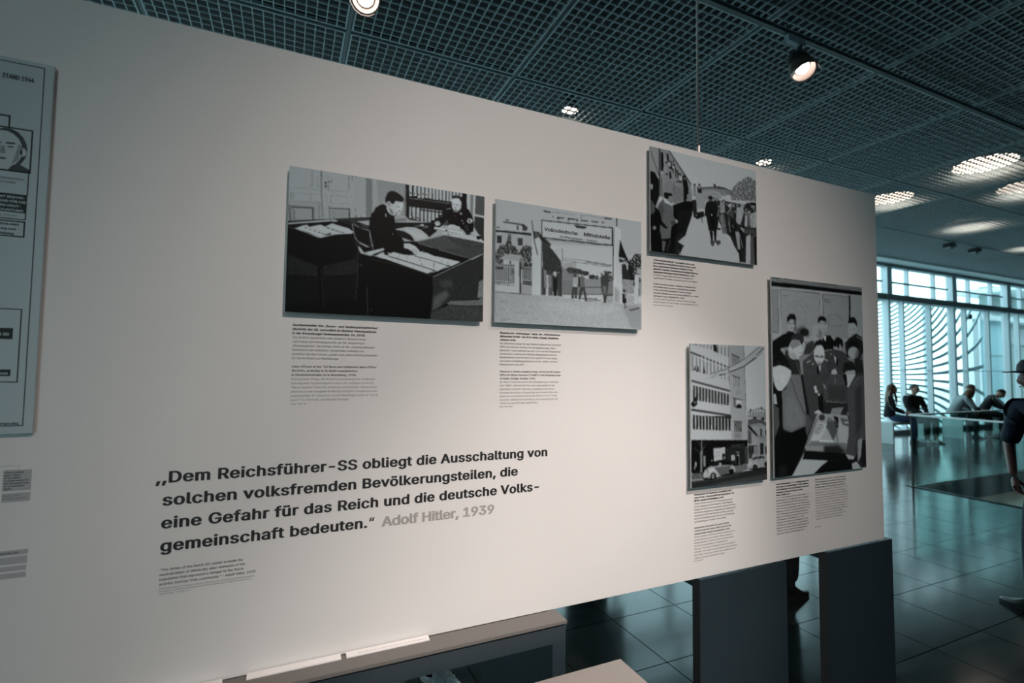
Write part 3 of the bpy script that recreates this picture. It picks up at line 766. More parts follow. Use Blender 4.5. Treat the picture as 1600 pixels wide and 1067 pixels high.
[1,150,940,505,998,465,997,463,939,503],[1,70,713,678,712,751,714,751,715,678],[1,30,717,679,997,474,999,657,974,679,962,828,814,847,708,946,711,828],[2,70,719,827,787,772,805,806,746,907,709,940],
[2,50,743,705,808,686,831,737,770,762],[3,8,717,679,999,645,1002,923,721,945],[1,90,972,685,999,660,1001,805,964,815],[3,14,965,680,999,676,1001,805,966,809],
[1,78,810,851,966,830,1001,799,1001,870,815,889,789,874],[1,44,708,946,811,878,1001,879,1003,996,705,999],[3,14,711,851,1001,824,1003,996,714,1016],[1,20,814,892,1002,876,1002,873,814,889],
[1,75,703,945,703,1000,705,1000,705,945],[1,30,595,910,609,906,608,903,595,907],[1,5,-2,552,321,501,337,555,393,569,400,1014,-5,1027],[1,22,6,615,138,677,144,757,119,744,9,747],
[1,22,163,674,319,600,323,708,168,738],[3,9,6,615,318,569,322,736,9,773],[2,12,3,774,321,725,324,875,7,958],[1,40,9,615,140,678,141,676,9,613],[1,45,167,674,318,604,317,602,166,672],
[1,3,140,677,153,675,175,971,159,972],[1,32,155,685,171,972,174,972,158,684],[1,55,322,539,326,737,329,736,325,539],[1,55,326,735,318,899,320,899,329,735],
[1,20,340,559,339,629,342,629,342,559],[1,100,332,639,345,640,345,636,332,635],[1,36,371,790,378,995,384,995,376,790],[1,90,285,-6,286,42,290,41,289,-7],
[1,150,292,351,299,396,302,395,295,350],[1,150,299,395,310,451,312,449,301,393],[1,150,309,450,328,477,329,474,311,447],[1,150,327,476,370,502,372,498,328,472],
[1,150,300,351,330,375,331,371,301,347],[1,150,329,374,380,386,381,382,330,371],[1,150,378,383,385,438,388,437,381,382],[1,150,385,436,396,497,399,496,388,435],
[1,120,378,386,384,461,386,460,380,386],[1,120,384,459,387,494,388,494,386,459],[1,8,303,361,372,388,382,483,366,485,324,464,308,405],[1,6,327,495,390,508,391,558,356,547],
[1,140,331,484,370,507,372,503,332,480],[1,140,390,473,397,519,400,518,392,472],[1,150,326,527,356,549,357,545,327,523],[1,150,355,549,455,580,455,576,356,544],
[1,148,360,543,453,498,453,515,391,558],[1,148,410,561,453,526,454,575],[1,10,553,504,554,434,621,423,647,484,615,530],[1,150,554,448,584,444,614,459,635,486,640,500,631,510,615,525,606,522,598,503,573,486,554,483],
[1,60,613,480,624,512,626,511,614,479],[1,60,605,487,616,520,617,519,606,486],[1,60,597,489,608,520,609,519,598,487],],
2: [
[0,168],[1,165,-7,3,997,-9,996,365,-4,396],[1,175,296,325,785,270,785,544,298,604],[1,170,69,180,198,185,198,225,70,237],[1,30,44,179,172,178,202,204,172,190,48,186],
[1,60,163,185,198,204,189,232,165,229],[1,40,61,156,82,161,82,166,62,167],[1,60,7,226,36,234,7,237],[1,28,-3,256,220,244,220,263,-3,269],[1,158,-3,269,225,262,226,429,-2,440],
[1,45,10,295,37,290,37,356,11,360],[1,170,13,281,35,277,35,295,14,299],[1,100,74,276,95,272,96,323,75,327],[1,60,136,299,166,294,166,355,137,360],[1,165,138,277,165,272,166,294,138,299],
[1,30,130,197,139,196,139,230,131,232],[4,48,5,439,29,374,62,363,79,292,91,301,100,357,126,375,148,417,164,369,190,348,225,359,227,544,0,574,-2,418],[3,18,0,395,225,359,226,521,1,551],
[1,150,30,478,63,439,165,435,148,486,38,488],[1,118,148,486,169,443,183,492,167,529,153,508],[1,172,47,489,148,486,148,509,119,524,120,682,48,674],[1,50,87,494,95,493,96,518,87,519],
[1,150,1,529,119,524,119,541,1,546],[1,40,6,534,10,533,11,689,7,690],[1,40,16,533,20,532,22,688,17,688],[1,40,26,531,31,530,32,687,28,687],[1,40,37,530,41,529,42,686,38,686],
[1,40,47,528,52,528,53,684,49,685],[1,40,58,527,62,526,63,683,59,684],[1,40,68,525,73,525,74,682,70,682],[1,40,79,524,83,523,85,681,80,681],[1,40,90,522,94,522,95,679,91,680],
[1,40,100,521,105,520,106,678,102,679],[1,40,111,519,115,519,117,677,112,677],[1,158,0,549,120,544,120,538,0,543],[1,158,1,665,121,668,121,663,1,660],[1,172,1,685,120,685,118,513,153,502,154,749,1,735],
[1,90,2,692,120,698,121,694,2,688],[1,40,148,491,158,496,160,748,150,749],[1,80,167,529,226,526,227,681,168,679],[3,24,168,551,227,544,227,681,169,688],
[1,150,170,551,174,551,175,642,171,642],[1,150,180,550,184,549,185,641,181,641],[1,150,190,549,194,548,195,639,191,640],[1,150,200,547,204,547,204,638,201,639],
[1,150,210,546,214,545,214,637,210,638],[1,150,220,545,224,544,224,636,220,636],[1,160,166,537,227,535,228,529,166,532],[1,160,167,640,228,644,229,639,167,634],
[1,145,162,683,228,684,228,750,163,751],[1,60,291,290,350,316,341,341,373,383,415,448,420,565,298,581],[4,52,292,349,332,342,360,361,397,427,420,494,420,565,297,558],
[3,16,294,348,419,328,420,565,296,581],[1,60,293,512,315,532,317,747,288,750],[1,120,302,534,320,543,325,694,307,684],[1,120,420,500,481,492,481,665,421,671],
[3,36,324,531,434,516,435,729,325,740],[1,110,379,617,684,581,785,569,785,693,426,730],[1,128,557,584,694,555,694,702,558,716],[1,150,434,463,518,439,519,493,434,516],
[1,60,448,514,471,493,547,501,601,530,601,543,472,547],[1,118,458,543,538,541,538,598,462,608],[3,22,457,513,605,493,606,615,458,632],[1,90,424,424,586,425,587,421,424,421],
[1,90,585,425,776,436,776,432,585,421],[1,100,433,441,766,456,766,451,433,437],[1,110,579,434,766,446,767,437,580,426],[1,50,655,554,650,566,638,575,622,577,610,571,606,560,610,548,622,540,638,538,650,543],
[1,70,676,558,674,571,668,579,661,580,655,573,653,560,655,547,661,538,668,538,674,545],[1,55,610,529,606,543,594,552,579,554,567,548,562,535,566,522,579,513,593,511,606,517],
[4,38,694,518,724,490,770,496,780,570,745,586,694,568],[3,20,605,518,780,495,780,570,606,590],[1,70,556,660,696,645,696,637,556,653],[1,70,434,733,787,699,787,692,434,726],
[1,80,556,757,667,753,667,743,556,748],[1,100,605,776,696,761,696,753,604,768],[1,90,424,338,421,519,425,519,428,338],[1,178,226,232,242,217,285,286,288,750,230,752],
[1,90,285,291,291,290,293,753,286,750],[1,182,783,82,824,87,842,109,842,768,783,771],[1,176,806,191,842,198,849,411,849,768,796,770],[2,130,790,618,832,663,831,763,790,767],
[1,55,221,138,236,290,241,289,226,137],[1,55,235,287,259,420,264,418,240,285],[1,52,235,224,269,224,296,266,348,314,287,297,269,265,238,293],[2,28,273,264,305,270,346,314,291,293],
[1,75,238,230,269,230,273,264,242,281],[1,175,286,121,785,88,787,257,287,274],[1,30,285,120,286,275,291,275,290,119],[1,30,284,126,781,102,782,94,285,119],
[1,30,285,272,785,260,785,251,286,264],[1,110,313,283,745,269,746,264,313,278],[1,30,772,97,774,260,784,258,782,95],[1,110,788,86,788,261,792,260,792,86],
[1,45,503,122,585,121,590,133,566,144,546,141,522,145],[1,100,343,41,508,32,508,29,344,37],[1,25,296,37,344,39,344,48,308,50],[1,30,351,75,364,77,364,84],
[1,30,390,74,437,71,437,79,400,82,400,94,390,93],[1,30,460,70,512,67,513,75,466,81,466,93,460,92],[1,30,517,85,523,58,531,83],[1,40,549,25,549,84,553,84,553,24],
[1,90,550,27,719,21,720,18,550,24],[1,22,719,16,773,15,773,24,722,26],[1,35,554,70,602,65,602,73,554,78],[1,35,626,63,672,61,672,68,626,72],[1,35,699,58,720,57,716,65,699,66],
[1,20,806,-6,812,-6,812,77,806,78],[1,60,780,265,787,263,785,569,780,570],[1,26,835,193,852,253,879,331,910,402,931,476,950,613,910,554,879,457,852,385,824,352],
[1,165,821,352,868,358,898,404,894,468,878,495,879,419,852,398,818,415],[1,40,826,364,858,378,868,389,832,401],[1,30,858,366,876,372,883,406,868,383],[1,30,873,420,884,431,879,470],
[4,34,905,378,948,308,996,301,996,518,947,550,905,504],[3,18,910,301,996,288,996,544,910,554],[1,40,847,411,868,421,910,504,931,627,852,636],[1,130,852,548,937,551,940,677,852,674],
[3,30,852,536,938,525,937,690,852,699],[1,150,887,689,942,690,942,763,887,765],[1,150,963,433,996,442,996,493,963,484],[1,172,947,499,996,493,1000,747,942,763],
[1,30,980,519,977,687,983,687,985,518],[1,30,991,518,991,686,995,685,996,517],[1,30,975,549,1000,552,1001,547,976,544],[1,40,873,653,872,662,867,668,862,668,858,663,856,654,858,645,862,640,867,639,872,644],
[1,30,851,680,880,683,883,758,868,772,852,761],[1,120,868,684,884,689,884,721,868,722],[1,60,866,765,871,798,875,797,870,764],[1,60,872,799,888,795,887,790,872,794],
[1,60,866,765,866,823,869,823,869,765],[1,60,899,826,979,797,982,806,915,831],[1,60,361,561,359,571,353,578,346,578,341,573,339,564,341,554,346,547,353,546,359,552],
[1,80,334,576,361,573,366,654,362,748,335,751],[1,110,335,576,352,574,354,679,339,681],[1,170,389,555,387,565,380,572,372,573,366,568,363,558,366,548,372,542,380,541,386,546],
[1,30,361,579,390,575,393,663,389,748,367,750],[1,165,370,572,384,570,379,600],[1,60,390,569,420,559,421,748,394,747],[1,90,411,549,409,556,405,561,399,561,394,558,393,551,394,544,399,539,405,538,409,542],
[1,165,422,564,423,749,425,748,425,564],[1,40,416,518,423,518,424,748,417,748],[1,70,521,559,519,569,513,576,506,576,500,571,498,561,500,551,506,545,513,544,519,549],
[1,150,495,580,533,569,536,623,519,661,496,651],[1,60,493,663,529,659,524,756,510,757,508,674,503,758,486,757],[1,168,495,637,527,638,524,655,498,656],
[1,40,533,563,548,573,548,645,534,659],[1,110,569,565,567,576,561,584,554,585,548,579,546,568,548,556,554,548,561,547,566,554],[1,95,543,574,576,564,579,654,548,657],
[1,60,548,657,579,654,596,767,582,768,567,679,548,765,534,764],[1,120,555,550,571,561,573,557,557,545],[1,60,577,766,598,764,596,775,579,774],[1,60,486,753,502,752,503,761,486,762],
[1,160,722,515,720,525,715,532,709,533,704,527,702,517,704,507,709,500,715,499,720,505],[1,60,690,556,709,529,726,529,747,555,747,635,740,698,730,772,715,774,709,701,696,653],
[1,95,704,628,735,624,731,699,712,700],[1,35,698,773,733,772,733,779,698,780],[1,60,739,525,738,543,733,554,726,555,721,545,719,528,721,510,726,499,732,498,738,508],
[1,120,763,521,763,598,767,597,767,520],[1,70,733,705,783,691,783,708,740,716],[1,140,737,716,783,706,783,774,735,776],[1,152,0,746,150,756,290,753,491,765,587,780,783,775,995,760,1005,1001,-2,1011],
[2,160,290,790,868,797,665,900,290,871],[3,14,0,774,1001,671,1000,995,3,1055],[2,128,847,786,995,786,995,989,920,993],[1,70,-1,759,229,755,229,750,-1,755],
[1,60,899,823,979,795,984,805,915,831],[1,60,866,765,871,805,875,803,870,764],[1,60,873,806,890,797,889,792,871,801],[1,60,866,765,866,823,869,823,869,765],
[1,110,34,983,102,967,102,963,34,979],[1,110,25,839,84,823,83,819,24,836],[1,120,117,909,203,914,204,910,117,906],],
3: [
[0,158],[1,162,180,0,1009,-4,1005,240,360,279],[1,125,-4,7,82,2,86,281,-5,242],[1,40,-4,25,77,279,81,277,0,22],[1,118,82,2,169,3,360,279,364,441,301,491,211,510,85,463],
[1,15,0,241,38,244,75,308,74,477,47,567,-1,624],[1,60,76,4,87,3,88,462,74,465],[1,30,77,4,78,297,83,295,82,3],[1,40,160,6,256,145,262,140,166,1],[1,40,254,143,355,290,361,285,260,137],
[1,16,92,42,109,32,116,91,119,151,108,227,92,207],[1,16,142,35,158,43,163,91,163,116,147,114],[1,20,163,109,180,99,196,144,190,183,174,181],[1,20,197,82,208,98,202,131],
[1,18,163,214,179,204,184,270,168,274],[1,20,193,170,202,161,207,216,196,212],[1,20,218,151,226,155,226,248,218,250],[1,20,235,178,241,183,246,256,235,252],
[1,22,257,210,269,201,274,262,257,253],[1,22,278,224,308,204,325,275,330,361,302,392,290,345],[1,18,289,271,320,251,336,335,333,410,307,465,290,469],[1,130,114,79,141,84,141,219,119,212],
[1,128,202,186,219,182,212,251,201,248],[1,150,113,232,111,242,106,250,99,252,94,247,91,237,94,227,99,219,106,218,111,222],[1,140,182,129,179,142,173,150,164,152,158,147,155,136,158,124,165,115,173,113,179,118],
[1,140,215,146,213,159,206,169,197,171,191,165,188,152,191,139,198,129,206,127,213,133],[1,150,280,248,277,267,272,280,265,282,259,272,257,253,259,234,265,221,272,219,278,229],
[1,130,261,234,259,244,254,252,249,253,244,248,243,238,244,227,249,220,254,219,259,224],[1,60,291,276,284,285,267,294,246,298,230,298,223,292,230,283,247,275,267,270,284,271],
[1,40,94,290,99,461,104,460,99,289],[1,60,204,301,201,488,205,488,209,300],[1,112,124,296,201,303,200,487,123,455],[1,104,210,326,288,345,287,457,211,510],
[3,12,113,226,303,180,301,479,112,518],[1,20,129,417,189,416,189,441,129,441],[1,110,319,401,365,353,364,441,324,449],[1,14,166,543,301,466,370,452,375,551,312,576,232,750,199,683,166,640],
[1,20,233,579,375,526,363,603,322,735,299,825,237,872,198,829],[1,26,198,829,299,776,292,900,252,1003,153,1005],[1,12,-1,624,210,583,243,675,197,999,5,1003],
[3,6,5,576,358,505,354,976,3,1027],[1,150,237,872,316,785,369,577,427,522,474,582,520,700,543,823,738,869,838,985,247,1004],[1,154,369,577,498,552,666,726,789,849,812,1001,252,997],
[1,24,231,873,287,900,252,997],[1,30,257,910,293,910,294,904,258,904],[1,110,447,304,573,263,671,247,746,270,745,309,620,349,446,361],[1,60,453,299,621,248,696,252,746,270,671,267,572,276,453,311],
[1,40,570,238,591,233,591,259,570,264],[1,130,452,328,572,295,645,318,645,383,475,430],[3,20,453,296,746,231,744,362,452,423],[4,80,733,273,797,180,915,73,994,108,997,323,744,362],
[1,130,399,371,488,339,486,504,398,522],[1,50,401,282,399,290,395,296,389,297,384,294,383,287,384,279,389,273,395,272,400,275],[1,120,377,301,406,294,405,395,376,401],
[1,40,446,272,444,280,439,286,433,287,429,284,427,277,429,269,434,263,439,262,444,265],[1,26,418,298,453,290,458,352,419,360],[1,150,444,304,443,312,439,318,434,319,429,315,428,308,430,300,434,295,439,294,443,297],
[1,30,364,441,405,432,410,544,398,609,380,606,375,526],[1,22,404,558,474,532,480,581,450,599,415,618],[1,14,438,599,434,609,424,616,411,619,400,615,396,607,400,597,411,590,424,587,434,591],
[1,30,450,599,459,650,464,648,455,597],[1,70,5,504,58,589,47,615,4,659],[1,140,24,380,22,401,17,416,10,417,5,405,3,384,5,363,11,349,17,347,22,359],[1,20,0,337,25,338,21,362,0,367],
[1,84,112,481,139,470,200,536,199,634,232,677,182,735,170,858,100,869,78,777,58,613,79,536],[2,60,58,565,101,508,122,600,89,703],[3,8,58,493,200,463,198,854,57,876],
[1,10,42,568,79,609,100,701,171,779,160,787,79,729,36,665],[1,10,41,652,90,643,78,825,36,785],[1,14,118,422,189,416,191,435,118,456],[1,16,123,443,172,438,156,472,123,473],
[1,110,156,448,198,445,194,489,183,528,161,508],[1,165,114,481,128,472,194,525,189,536,123,515],[1,150,237,676,234,688,227,696,219,698,212,692,210,681,212,669,219,661,227,659,234,665],
[1,60,171,688,215,668,223,691,182,723],[1,84,89,775,171,749,170,858,94,870],[1,16,100,869,187,843,197,987,99,1001],[1,80,99,881,132,888,115,987,99,977],
[1,60,168,868,139,972,145,973,174,869],[1,110,51,770,48,782,40,790,31,792,24,786,21,775,24,764,31,755,40,754,48,759],[1,24,561,381,556,395,545,406,532,409,521,403,517,390,521,376,532,365,546,362,557,368],
[1,110,533,406,531,415,526,422,520,423,515,418,513,410,515,401,520,394,526,393,531,397],[1,22,499,438,535,412,583,408,619,452,618,555,605,673,592,713,520,713,498,578,483,568,486,504],
[1,14,534,520,570,513,580,690,544,696],[1,150,558,551,556,557,552,562,547,563,542,560,541,554,542,548,547,544,552,543,556,545],[1,18,526,718,556,713,558,808,543,823],
[1,18,566,711,595,706,589,803,573,818],[1,60,531,818,628,796,634,827,603,851,579,817,561,868,543,861],[1,20,599,674,642,673,629,691,605,692],[1,34,571,398,645,383,744,388,820,385,964,343,997,349,994,996,838,985,814,910,764,826,727,742,666,700,618,606,607,480],
[1,120,630,399,675,402,680,505,631,521],[1,155,656,380,652,389,644,395,633,397,624,394,621,387,625,379,633,373,644,370,653,373],[1,90,618,542,668,520,697,721,653,722],
[1,150,745,420,741,433,731,443,718,445,709,440,705,428,709,415,719,406,731,403,741,409],[1,60,718,445,768,474,741,662,704,616],[1,150,701,517,735,455,729,452,695,514],
[1,150,731,460,753,440,749,435,727,454],[1,140,775,414,773,424,766,431,759,433,752,428,750,419,753,410,759,403,767,401,773,405],[1,158,895,366,888,379,870,389,848,393,830,390,823,381,830,369,848,358,870,354,889,357],
[1,120,875,401,871,416,859,427,845,429,833,423,829,410,834,395,845,384,860,381,871,388],[1,140,794,424,858,417,871,454,830,607,786,589],[1,22,730,534,792,574,791,653,759,762,727,742],
[1,130,778,681,810,676,846,853,802,860],[1,24,811,597,869,613,880,769,865,876,827,856],[1,100,871,454,936,442,947,573,908,619,882,571],[1,150,877,506,903,488,895,609,875,612],
[1,110,987,378,982,395,970,407,956,410,944,403,940,388,944,371,956,359,971,356,983,363],[1,24,938,348,991,337,990,371,937,375],[1,138,936,468,996,430,993,604,934,615],
[1,150,820,628,907,639,907,666,868,679],[1,60,855,642,973,621,986,672,881,690],[1,148,887,715,933,681,928,992,879,992],[1,70,932,708,999,670,994,996,928,999],
[1,20,965,702,999,697,994,996,974,999],[1,130,813,688,850,842,856,839,819,685],[1,140,770,643,749,618,744,623,765,648],[3,26,620,426,997,349,993,618,617,683],
[1,24,808,872,840,867,845,984,819,994],[1,20,-1,624,5,1003,35,1011,5,1015],[1,120,580,390,578,397,574,402,569,403,564,400,563,393,565,386,569,381,574,380,578,383],
[1,40,560,389,564,378,579,374,582,384],[1,150,610,390,609,397,604,402,599,403,595,400,593,393,595,386,599,381,604,380,609,383],[1,40,591,389,595,378,609,375,613,384],
[1,150,678,389,676,396,672,401,666,402,662,399,661,392,662,385,667,380,672,379,676,382],[1,40,658,387,662,376,677,373,680,383],[1,120,703,409,701,417,696,422,691,423,687,420,685,413,687,406,691,401,697,400,701,403],
[1,40,683,408,687,397,701,394,705,404],[1,135,753,399,751,406,747,412,741,413,737,409,735,403,737,396,741,390,747,389,751,393],[1,40,733,398,737,387,752,384,755,393],
[1,150,810,401,808,408,804,413,798,414,794,411,792,404,794,397,798,392,804,391,808,394],[1,40,790,400,793,388,809,385,813,395],[1,135,835,422,833,429,829,434,823,436,819,432,817,426,819,418,824,413,829,412,834,415],
[1,40,815,421,819,409,834,406,838,416],[1,150,900,429,898,436,893,442,888,443,883,439,882,433,883,425,888,420,894,419,898,422],[1,40,879,428,883,416,899,413,902,423],
[1,150,932,443,930,450,926,455,920,456,916,453,914,446,916,439,920,433,926,432,931,436],[1,40,911,441,915,430,931,427,935,437],[1,120,985,412,984,420,979,425,973,426,969,422,967,416,969,408,973,403,979,402,984,405],
[1,40,964,411,968,399,984,396,988,406],[1,150,628,450,626,458,622,463,617,464,612,460,611,454,612,447,617,442,622,441,626,444],[1,40,608,449,612,438,627,435,630,445],
[1,120,790,470,788,478,784,483,778,484,774,480,772,474,774,466,778,461,784,460,788,464],[1,40,770,469,774,458,789,455,793,464],[1,120,639,550,651,654,658,652,646,547],
[1,120,713,588,724,693,732,691,720,585],[1,140,796,467,801,575,809,573,804,465],[1,30,739,530,725,614,732,614,746,530],[1,30,905,499,910,608,918,606,913,497],
[1,140,616,476,602,559,609,559,623,476],[1,120,958,488,943,615,951,614,966,488],[1,140,148,107,146,113,143,118,139,119,136,116,135,111,136,105,139,100,143,99,147,102],
[1,30,148,124,146,131,142,136,136,138,132,135,130,129,132,122,136,117,142,115,146,118],[1,140,181,148,179,154,176,159,172,160,169,157,167,151,169,145,172,141,176,140,179,143],
[1,30,181,165,179,172,174,177,169,179,165,176,163,170,165,163,169,158,174,156,179,159],[1,140,236,165,235,171,232,176,227,177,224,174,223,169,224,162,228,158,232,157,235,160],
[1,30,236,183,234,190,230,195,224,196,220,193,218,187,220,180,225,175,230,174,235,176],[1,140,259,191,257,197,254,201,250,202,246,200,245,194,246,188,250,183,254,182,257,185],
[1,30,259,208,257,215,252,220,247,222,242,219,241,213,242,206,247,200,252,199,257,202],[1,140,309,241,308,247,305,252,300,253,297,250,296,244,297,238,300,234,305,233,308,235],
[1,30,309,258,307,265,303,271,297,272,293,269,291,263,293,256,297,251,303,249,308,252],[1,140,153,216,151,222,148,227,144,228,141,225,140,220,141,213,144,209,148,208,151,211],
[1,30,153,234,151,240,146,245,141,247,137,244,135,238,137,231,141,226,147,224,151,227],[1,140,218,114,216,120,213,125,209,126,205,123,204,118,205,111,209,107,213,106,216,109],
[1,30,217,132,216,139,211,144,206,145,201,142,200,136,201,129,206,124,211,123,216,125],],
4: [
[0,165],[1,148,-13,0,502,5,485,799,-24,776],[1,138,492,5,697,1,715,494,718,757,495,748,495,334],[1,168,697,1,1003,-3,999,478,927,461,725,484,716,442],[1,70,695,3,713,474,718,474,700,2],
[1,90,495,7,493,335,497,335,499,7],[1,120,58,4,492,21,490,105,330,76,57,29],[1,165,98,3,115,3,114,94,96,94],[1,165,142,2,159,2,158,93,140,94],[1,165,186,1,204,1,202,93,185,93],
[1,165,231,0,249,0,247,92,229,92],[1,165,276,-1,294,-1,292,92,274,92],[1,165,321,-2,340,-2,338,91,320,91],[1,165,367,-3,386,-3,384,90,365,91],[1,165,413,-4,432,-4,430,90,411,90],
[1,165,460,-5,478,-5,476,89,458,89],[1,15,290,1,317,3,340,62,298,53],[1,70,322,3,341,5,349,62,335,60],[1,158,4,10,220,31,490,94,489,152,4,55],[1,62,4,55,489,159,489,173,4,68],
[1,145,4,70,489,178,487,261,189,215,2,196],[1,120,21,95,488,193,487,261,189,213,20,191],[1,50,19,92,488,192,490,190,21,90],[1,168,47,92,65,92,63,261,45,261],
[1,168,92,92,109,92,107,261,89,261],[1,168,136,91,154,91,151,261,133,261],[1,168,181,91,199,90,196,261,178,261],[1,168,226,90,244,90,241,261,223,261],[1,168,272,89,290,89,287,261,269,261],
[1,168,318,89,336,88,333,261,314,261],[1,168,364,88,382,88,379,261,360,261],[1,168,410,87,429,87,426,261,407,261],[1,168,457,87,476,86,473,261,454,261],
[1,50,42,188,64,155,68,188],[1,50,73,196,100,152,108,198],[1,50,155,208,172,154,190,210],[1,155,2,196,189,215,487,264,504,329,1,254],[1,55,14,254,504,329,504,342,14,267],
[1,160,14,276,504,345,504,365,14,289],[1,48,27,291,494,358,492,443,26,391],[1,165,21,290,33,292,32,392,20,390],[1,165,59,296,71,297,69,396,57,395],[1,165,96,301,108,303,107,400,95,399],
[1,165,134,306,147,308,145,404,133,403],[1,165,173,312,185,314,183,409,171,407],[1,165,211,317,223,319,222,413,209,412],[1,165,250,323,262,325,261,417,248,416],
[1,165,289,328,301,330,300,422,287,420],[1,165,328,334,341,336,339,426,326,425],[1,165,368,340,380,341,379,431,366,429],[1,165,407,345,420,347,418,435,406,434],
[1,165,447,351,460,353,458,439,446,438],[1,165,488,357,501,359,499,444,486,443],[1,158,-1,391,502,441,505,501,-2,450],[1,46,11,453,510,506,510,519,11,468],
[1,160,11,470,510,521,509,537,11,490],[1,34,20,496,490,534,489,604,18,585],[1,160,14,498,26,498,24,598,12,597],[1,160,51,500,64,501,62,599,50,599],[1,160,89,503,102,504,100,601,88,600],
[1,160,128,506,140,507,138,603,126,602],[1,160,166,509,179,510,177,605,165,604],[1,160,205,512,217,513,216,606,203,606],[1,160,244,515,257,516,255,608,242,608],
[1,160,283,518,296,519,294,610,282,609],[1,160,323,521,336,522,334,612,321,611],[1,160,363,524,376,525,374,614,361,613],[1,160,403,527,416,528,414,616,401,615],
[1,160,443,530,456,531,454,617,441,617],[1,160,484,533,497,534,495,619,482,619],[1,18,88,357,106,352,79,382,83,427,34,446,3,421],[1,110,67,412,65,417,59,420,53,420,48,417,46,411,48,406,53,403,60,403,65,406],
[1,50,525,62,636,89,636,97,529,70],[1,128,534,70,631,97,630,135,547,151,537,146],[1,80,535,71,543,73,546,140,539,141],[1,80,558,78,565,80,566,139,560,139],
[1,80,581,84,588,86,587,137,580,138],[1,80,604,90,611,92,608,136,601,136],[1,80,627,96,635,98,628,134,622,135],[1,50,534,219,642,240,642,246,536,226],[1,110,540,227,642,246,642,314,543,301],
[1,165,536,227,544,228,547,301,540,300],[1,165,562,231,570,233,572,304,564,303],[1,165,587,236,595,237,597,308,589,307],[1,165,612,240,621,242,621,311,613,310],
[1,165,638,245,646,246,646,315,638,314],[1,40,540,384,653,401,653,406,541,389],[1,90,546,389,580,395,579,455,545,449],[1,165,580,395,653,405,652,446,579,445],
[1,14,589,440,628,424,652,441,656,462,579,458],[1,120,636,432,634,436,629,438,623,438,618,436,616,432,618,428,623,426,629,426,634,429],[1,70,507,379,722,406,723,404,508,377],
[2,118,582,330,640,330,629,361,590,361],[1,150,263,215,337,202,518,162,705,107,827,46,920,1,997,3,981,33,856,100,713,150,497,209,346,241,180,256],[1,45,262,212,443,182,441,179,261,209],
[1,45,441,182,598,139,596,136,438,180],[1,45,596,139,718,97,715,95,593,137],[1,45,716,98,840,42,836,39,712,96],[1,45,838,43,923,2,919,0,834,40],[1,80,497,213,715,150,713,149,496,211],
[1,80,714,151,857,102,855,100,712,149],[1,80,856,102,962,45,959,43,853,101],[1,60,486,175,487,210,492,210,491,174],[1,60,332,211,260,243,263,244,334,213],
[1,165,198,253,364,241,497,214,497,220,355,246],[1,120,730,487,927,458,999,481,996,554,734,532],[1,150,734,495,917,471,993,486,992,521,744,516],[1,90,766,490,781,490,781,517,765,516],
[1,90,804,491,820,491,819,518,804,517],[1,90,843,491,858,492,858,518,842,518],[1,90,882,492,897,493,897,519,881,519],[1,90,921,493,937,493,936,520,920,520],
[1,90,960,494,976,494,975,521,959,521],[1,40,922,458,943,458,942,477,922,472],[1,60,760,471,790,469,790,483,765,482],[1,155,-2,597,512,621,515,685,2,667],
[1,34,23,505,514,516,512,621,21,595],[1,165,16,499,29,500,28,598,15,598],[1,165,56,502,68,503,67,600,54,600],[1,165,95,505,108,505,107,602,94,601],[1,165,135,507,148,508,147,604,134,603],
[1,165,175,510,188,511,187,606,174,605],[1,165,216,512,229,513,227,608,214,607],[1,165,257,515,270,516,268,609,255,609],[1,165,298,518,311,519,309,611,296,611],
[1,165,339,521,352,521,350,613,337,613],[1,165,381,523,394,524,392,615,379,615],[1,165,422,526,436,527,434,617,421,617],[1,165,465,529,478,530,476,619,463,619],
[1,165,507,532,521,532,519,621,505,620],[1,138,514,516,727,520,733,696,515,688],[1,40,543,552,659,560,658,633,552,630],[1,168,545,554,552,555,555,630,548,630],
[1,168,567,555,574,556,576,631,569,631],[1,168,589,556,596,557,597,632,590,631],[1,168,611,558,618,558,618,632,612,632],[1,168,633,559,641,559,640,633,633,633],
[1,168,656,560,663,560,661,634,654,633],[2,100,552,635,652,639,651,682,551,679],[1,58,553,550,656,557,656,561,553,556],[1,130,731,553,820,553,1010,588,1008,840,740,827],
[1,50,810,528,857,529,857,551,809,550],[1,40,926,536,969,537,968,559,925,558],[1,70,737,543,925,550,1016,577,1010,600,882,585,746,587],[1,118,798,583,882,574,967,587,967,598,924,608,787,599],
[1,22,731,581,777,599,869,662,874,679,817,649,745,609],[1,70,735,614,786,643,784,725,737,723],[1,50,908,619,934,620,933,675,906,675],[1,60,878,678,1008,685,1009,682,878,675],
[1,120,879,682,1007,686,1006,720,889,713],[1,30,905,724,952,726,950,809,902,807],[1,30,978,749,1005,751,1004,806,977,805],[1,60,977,627,1009,628,1008,667,976,666],
[1,150,740,732,870,736,870,730,740,726],[1,40,737,734,867,740,792,808,781,829,750,839,741,795],[1,110,815,743,877,745,876,812,813,803],[3,14,737,554,1011,560,1003,840,729,827],
[1,12,7,669,733,696,728,870,546,872,217,870,150,903,3,910],[3,8,7,670,733,696,727,903,4,864],[1,30,440,739,691,738,708,869,606,872,448,835],[3,12,440,733,711,744,708,875,438,861],
[1,52,691,738,732,740,739,871,698,869],[1,110,508,724,693,729,692,726,508,721],[1,60,507,739,683,740,683,735,507,734],[1,150,281,737,431,734,434,824,284,827],
[1,20,391,779,430,780,434,821,395,821],[1,150,427,810,425,816,421,820,417,820,413,816,411,809,413,803,417,799,422,800,426,804],[1,100,294,770,372,773,372,771,294,769],
[1,100,293,791,362,792,362,790,293,790],[1,140,508,795,556,796,557,835,507,832],[1,120,568,774,614,775,618,870,606,872,604,783,573,782],[1,8,578,782,606,782,608,870,581,871],
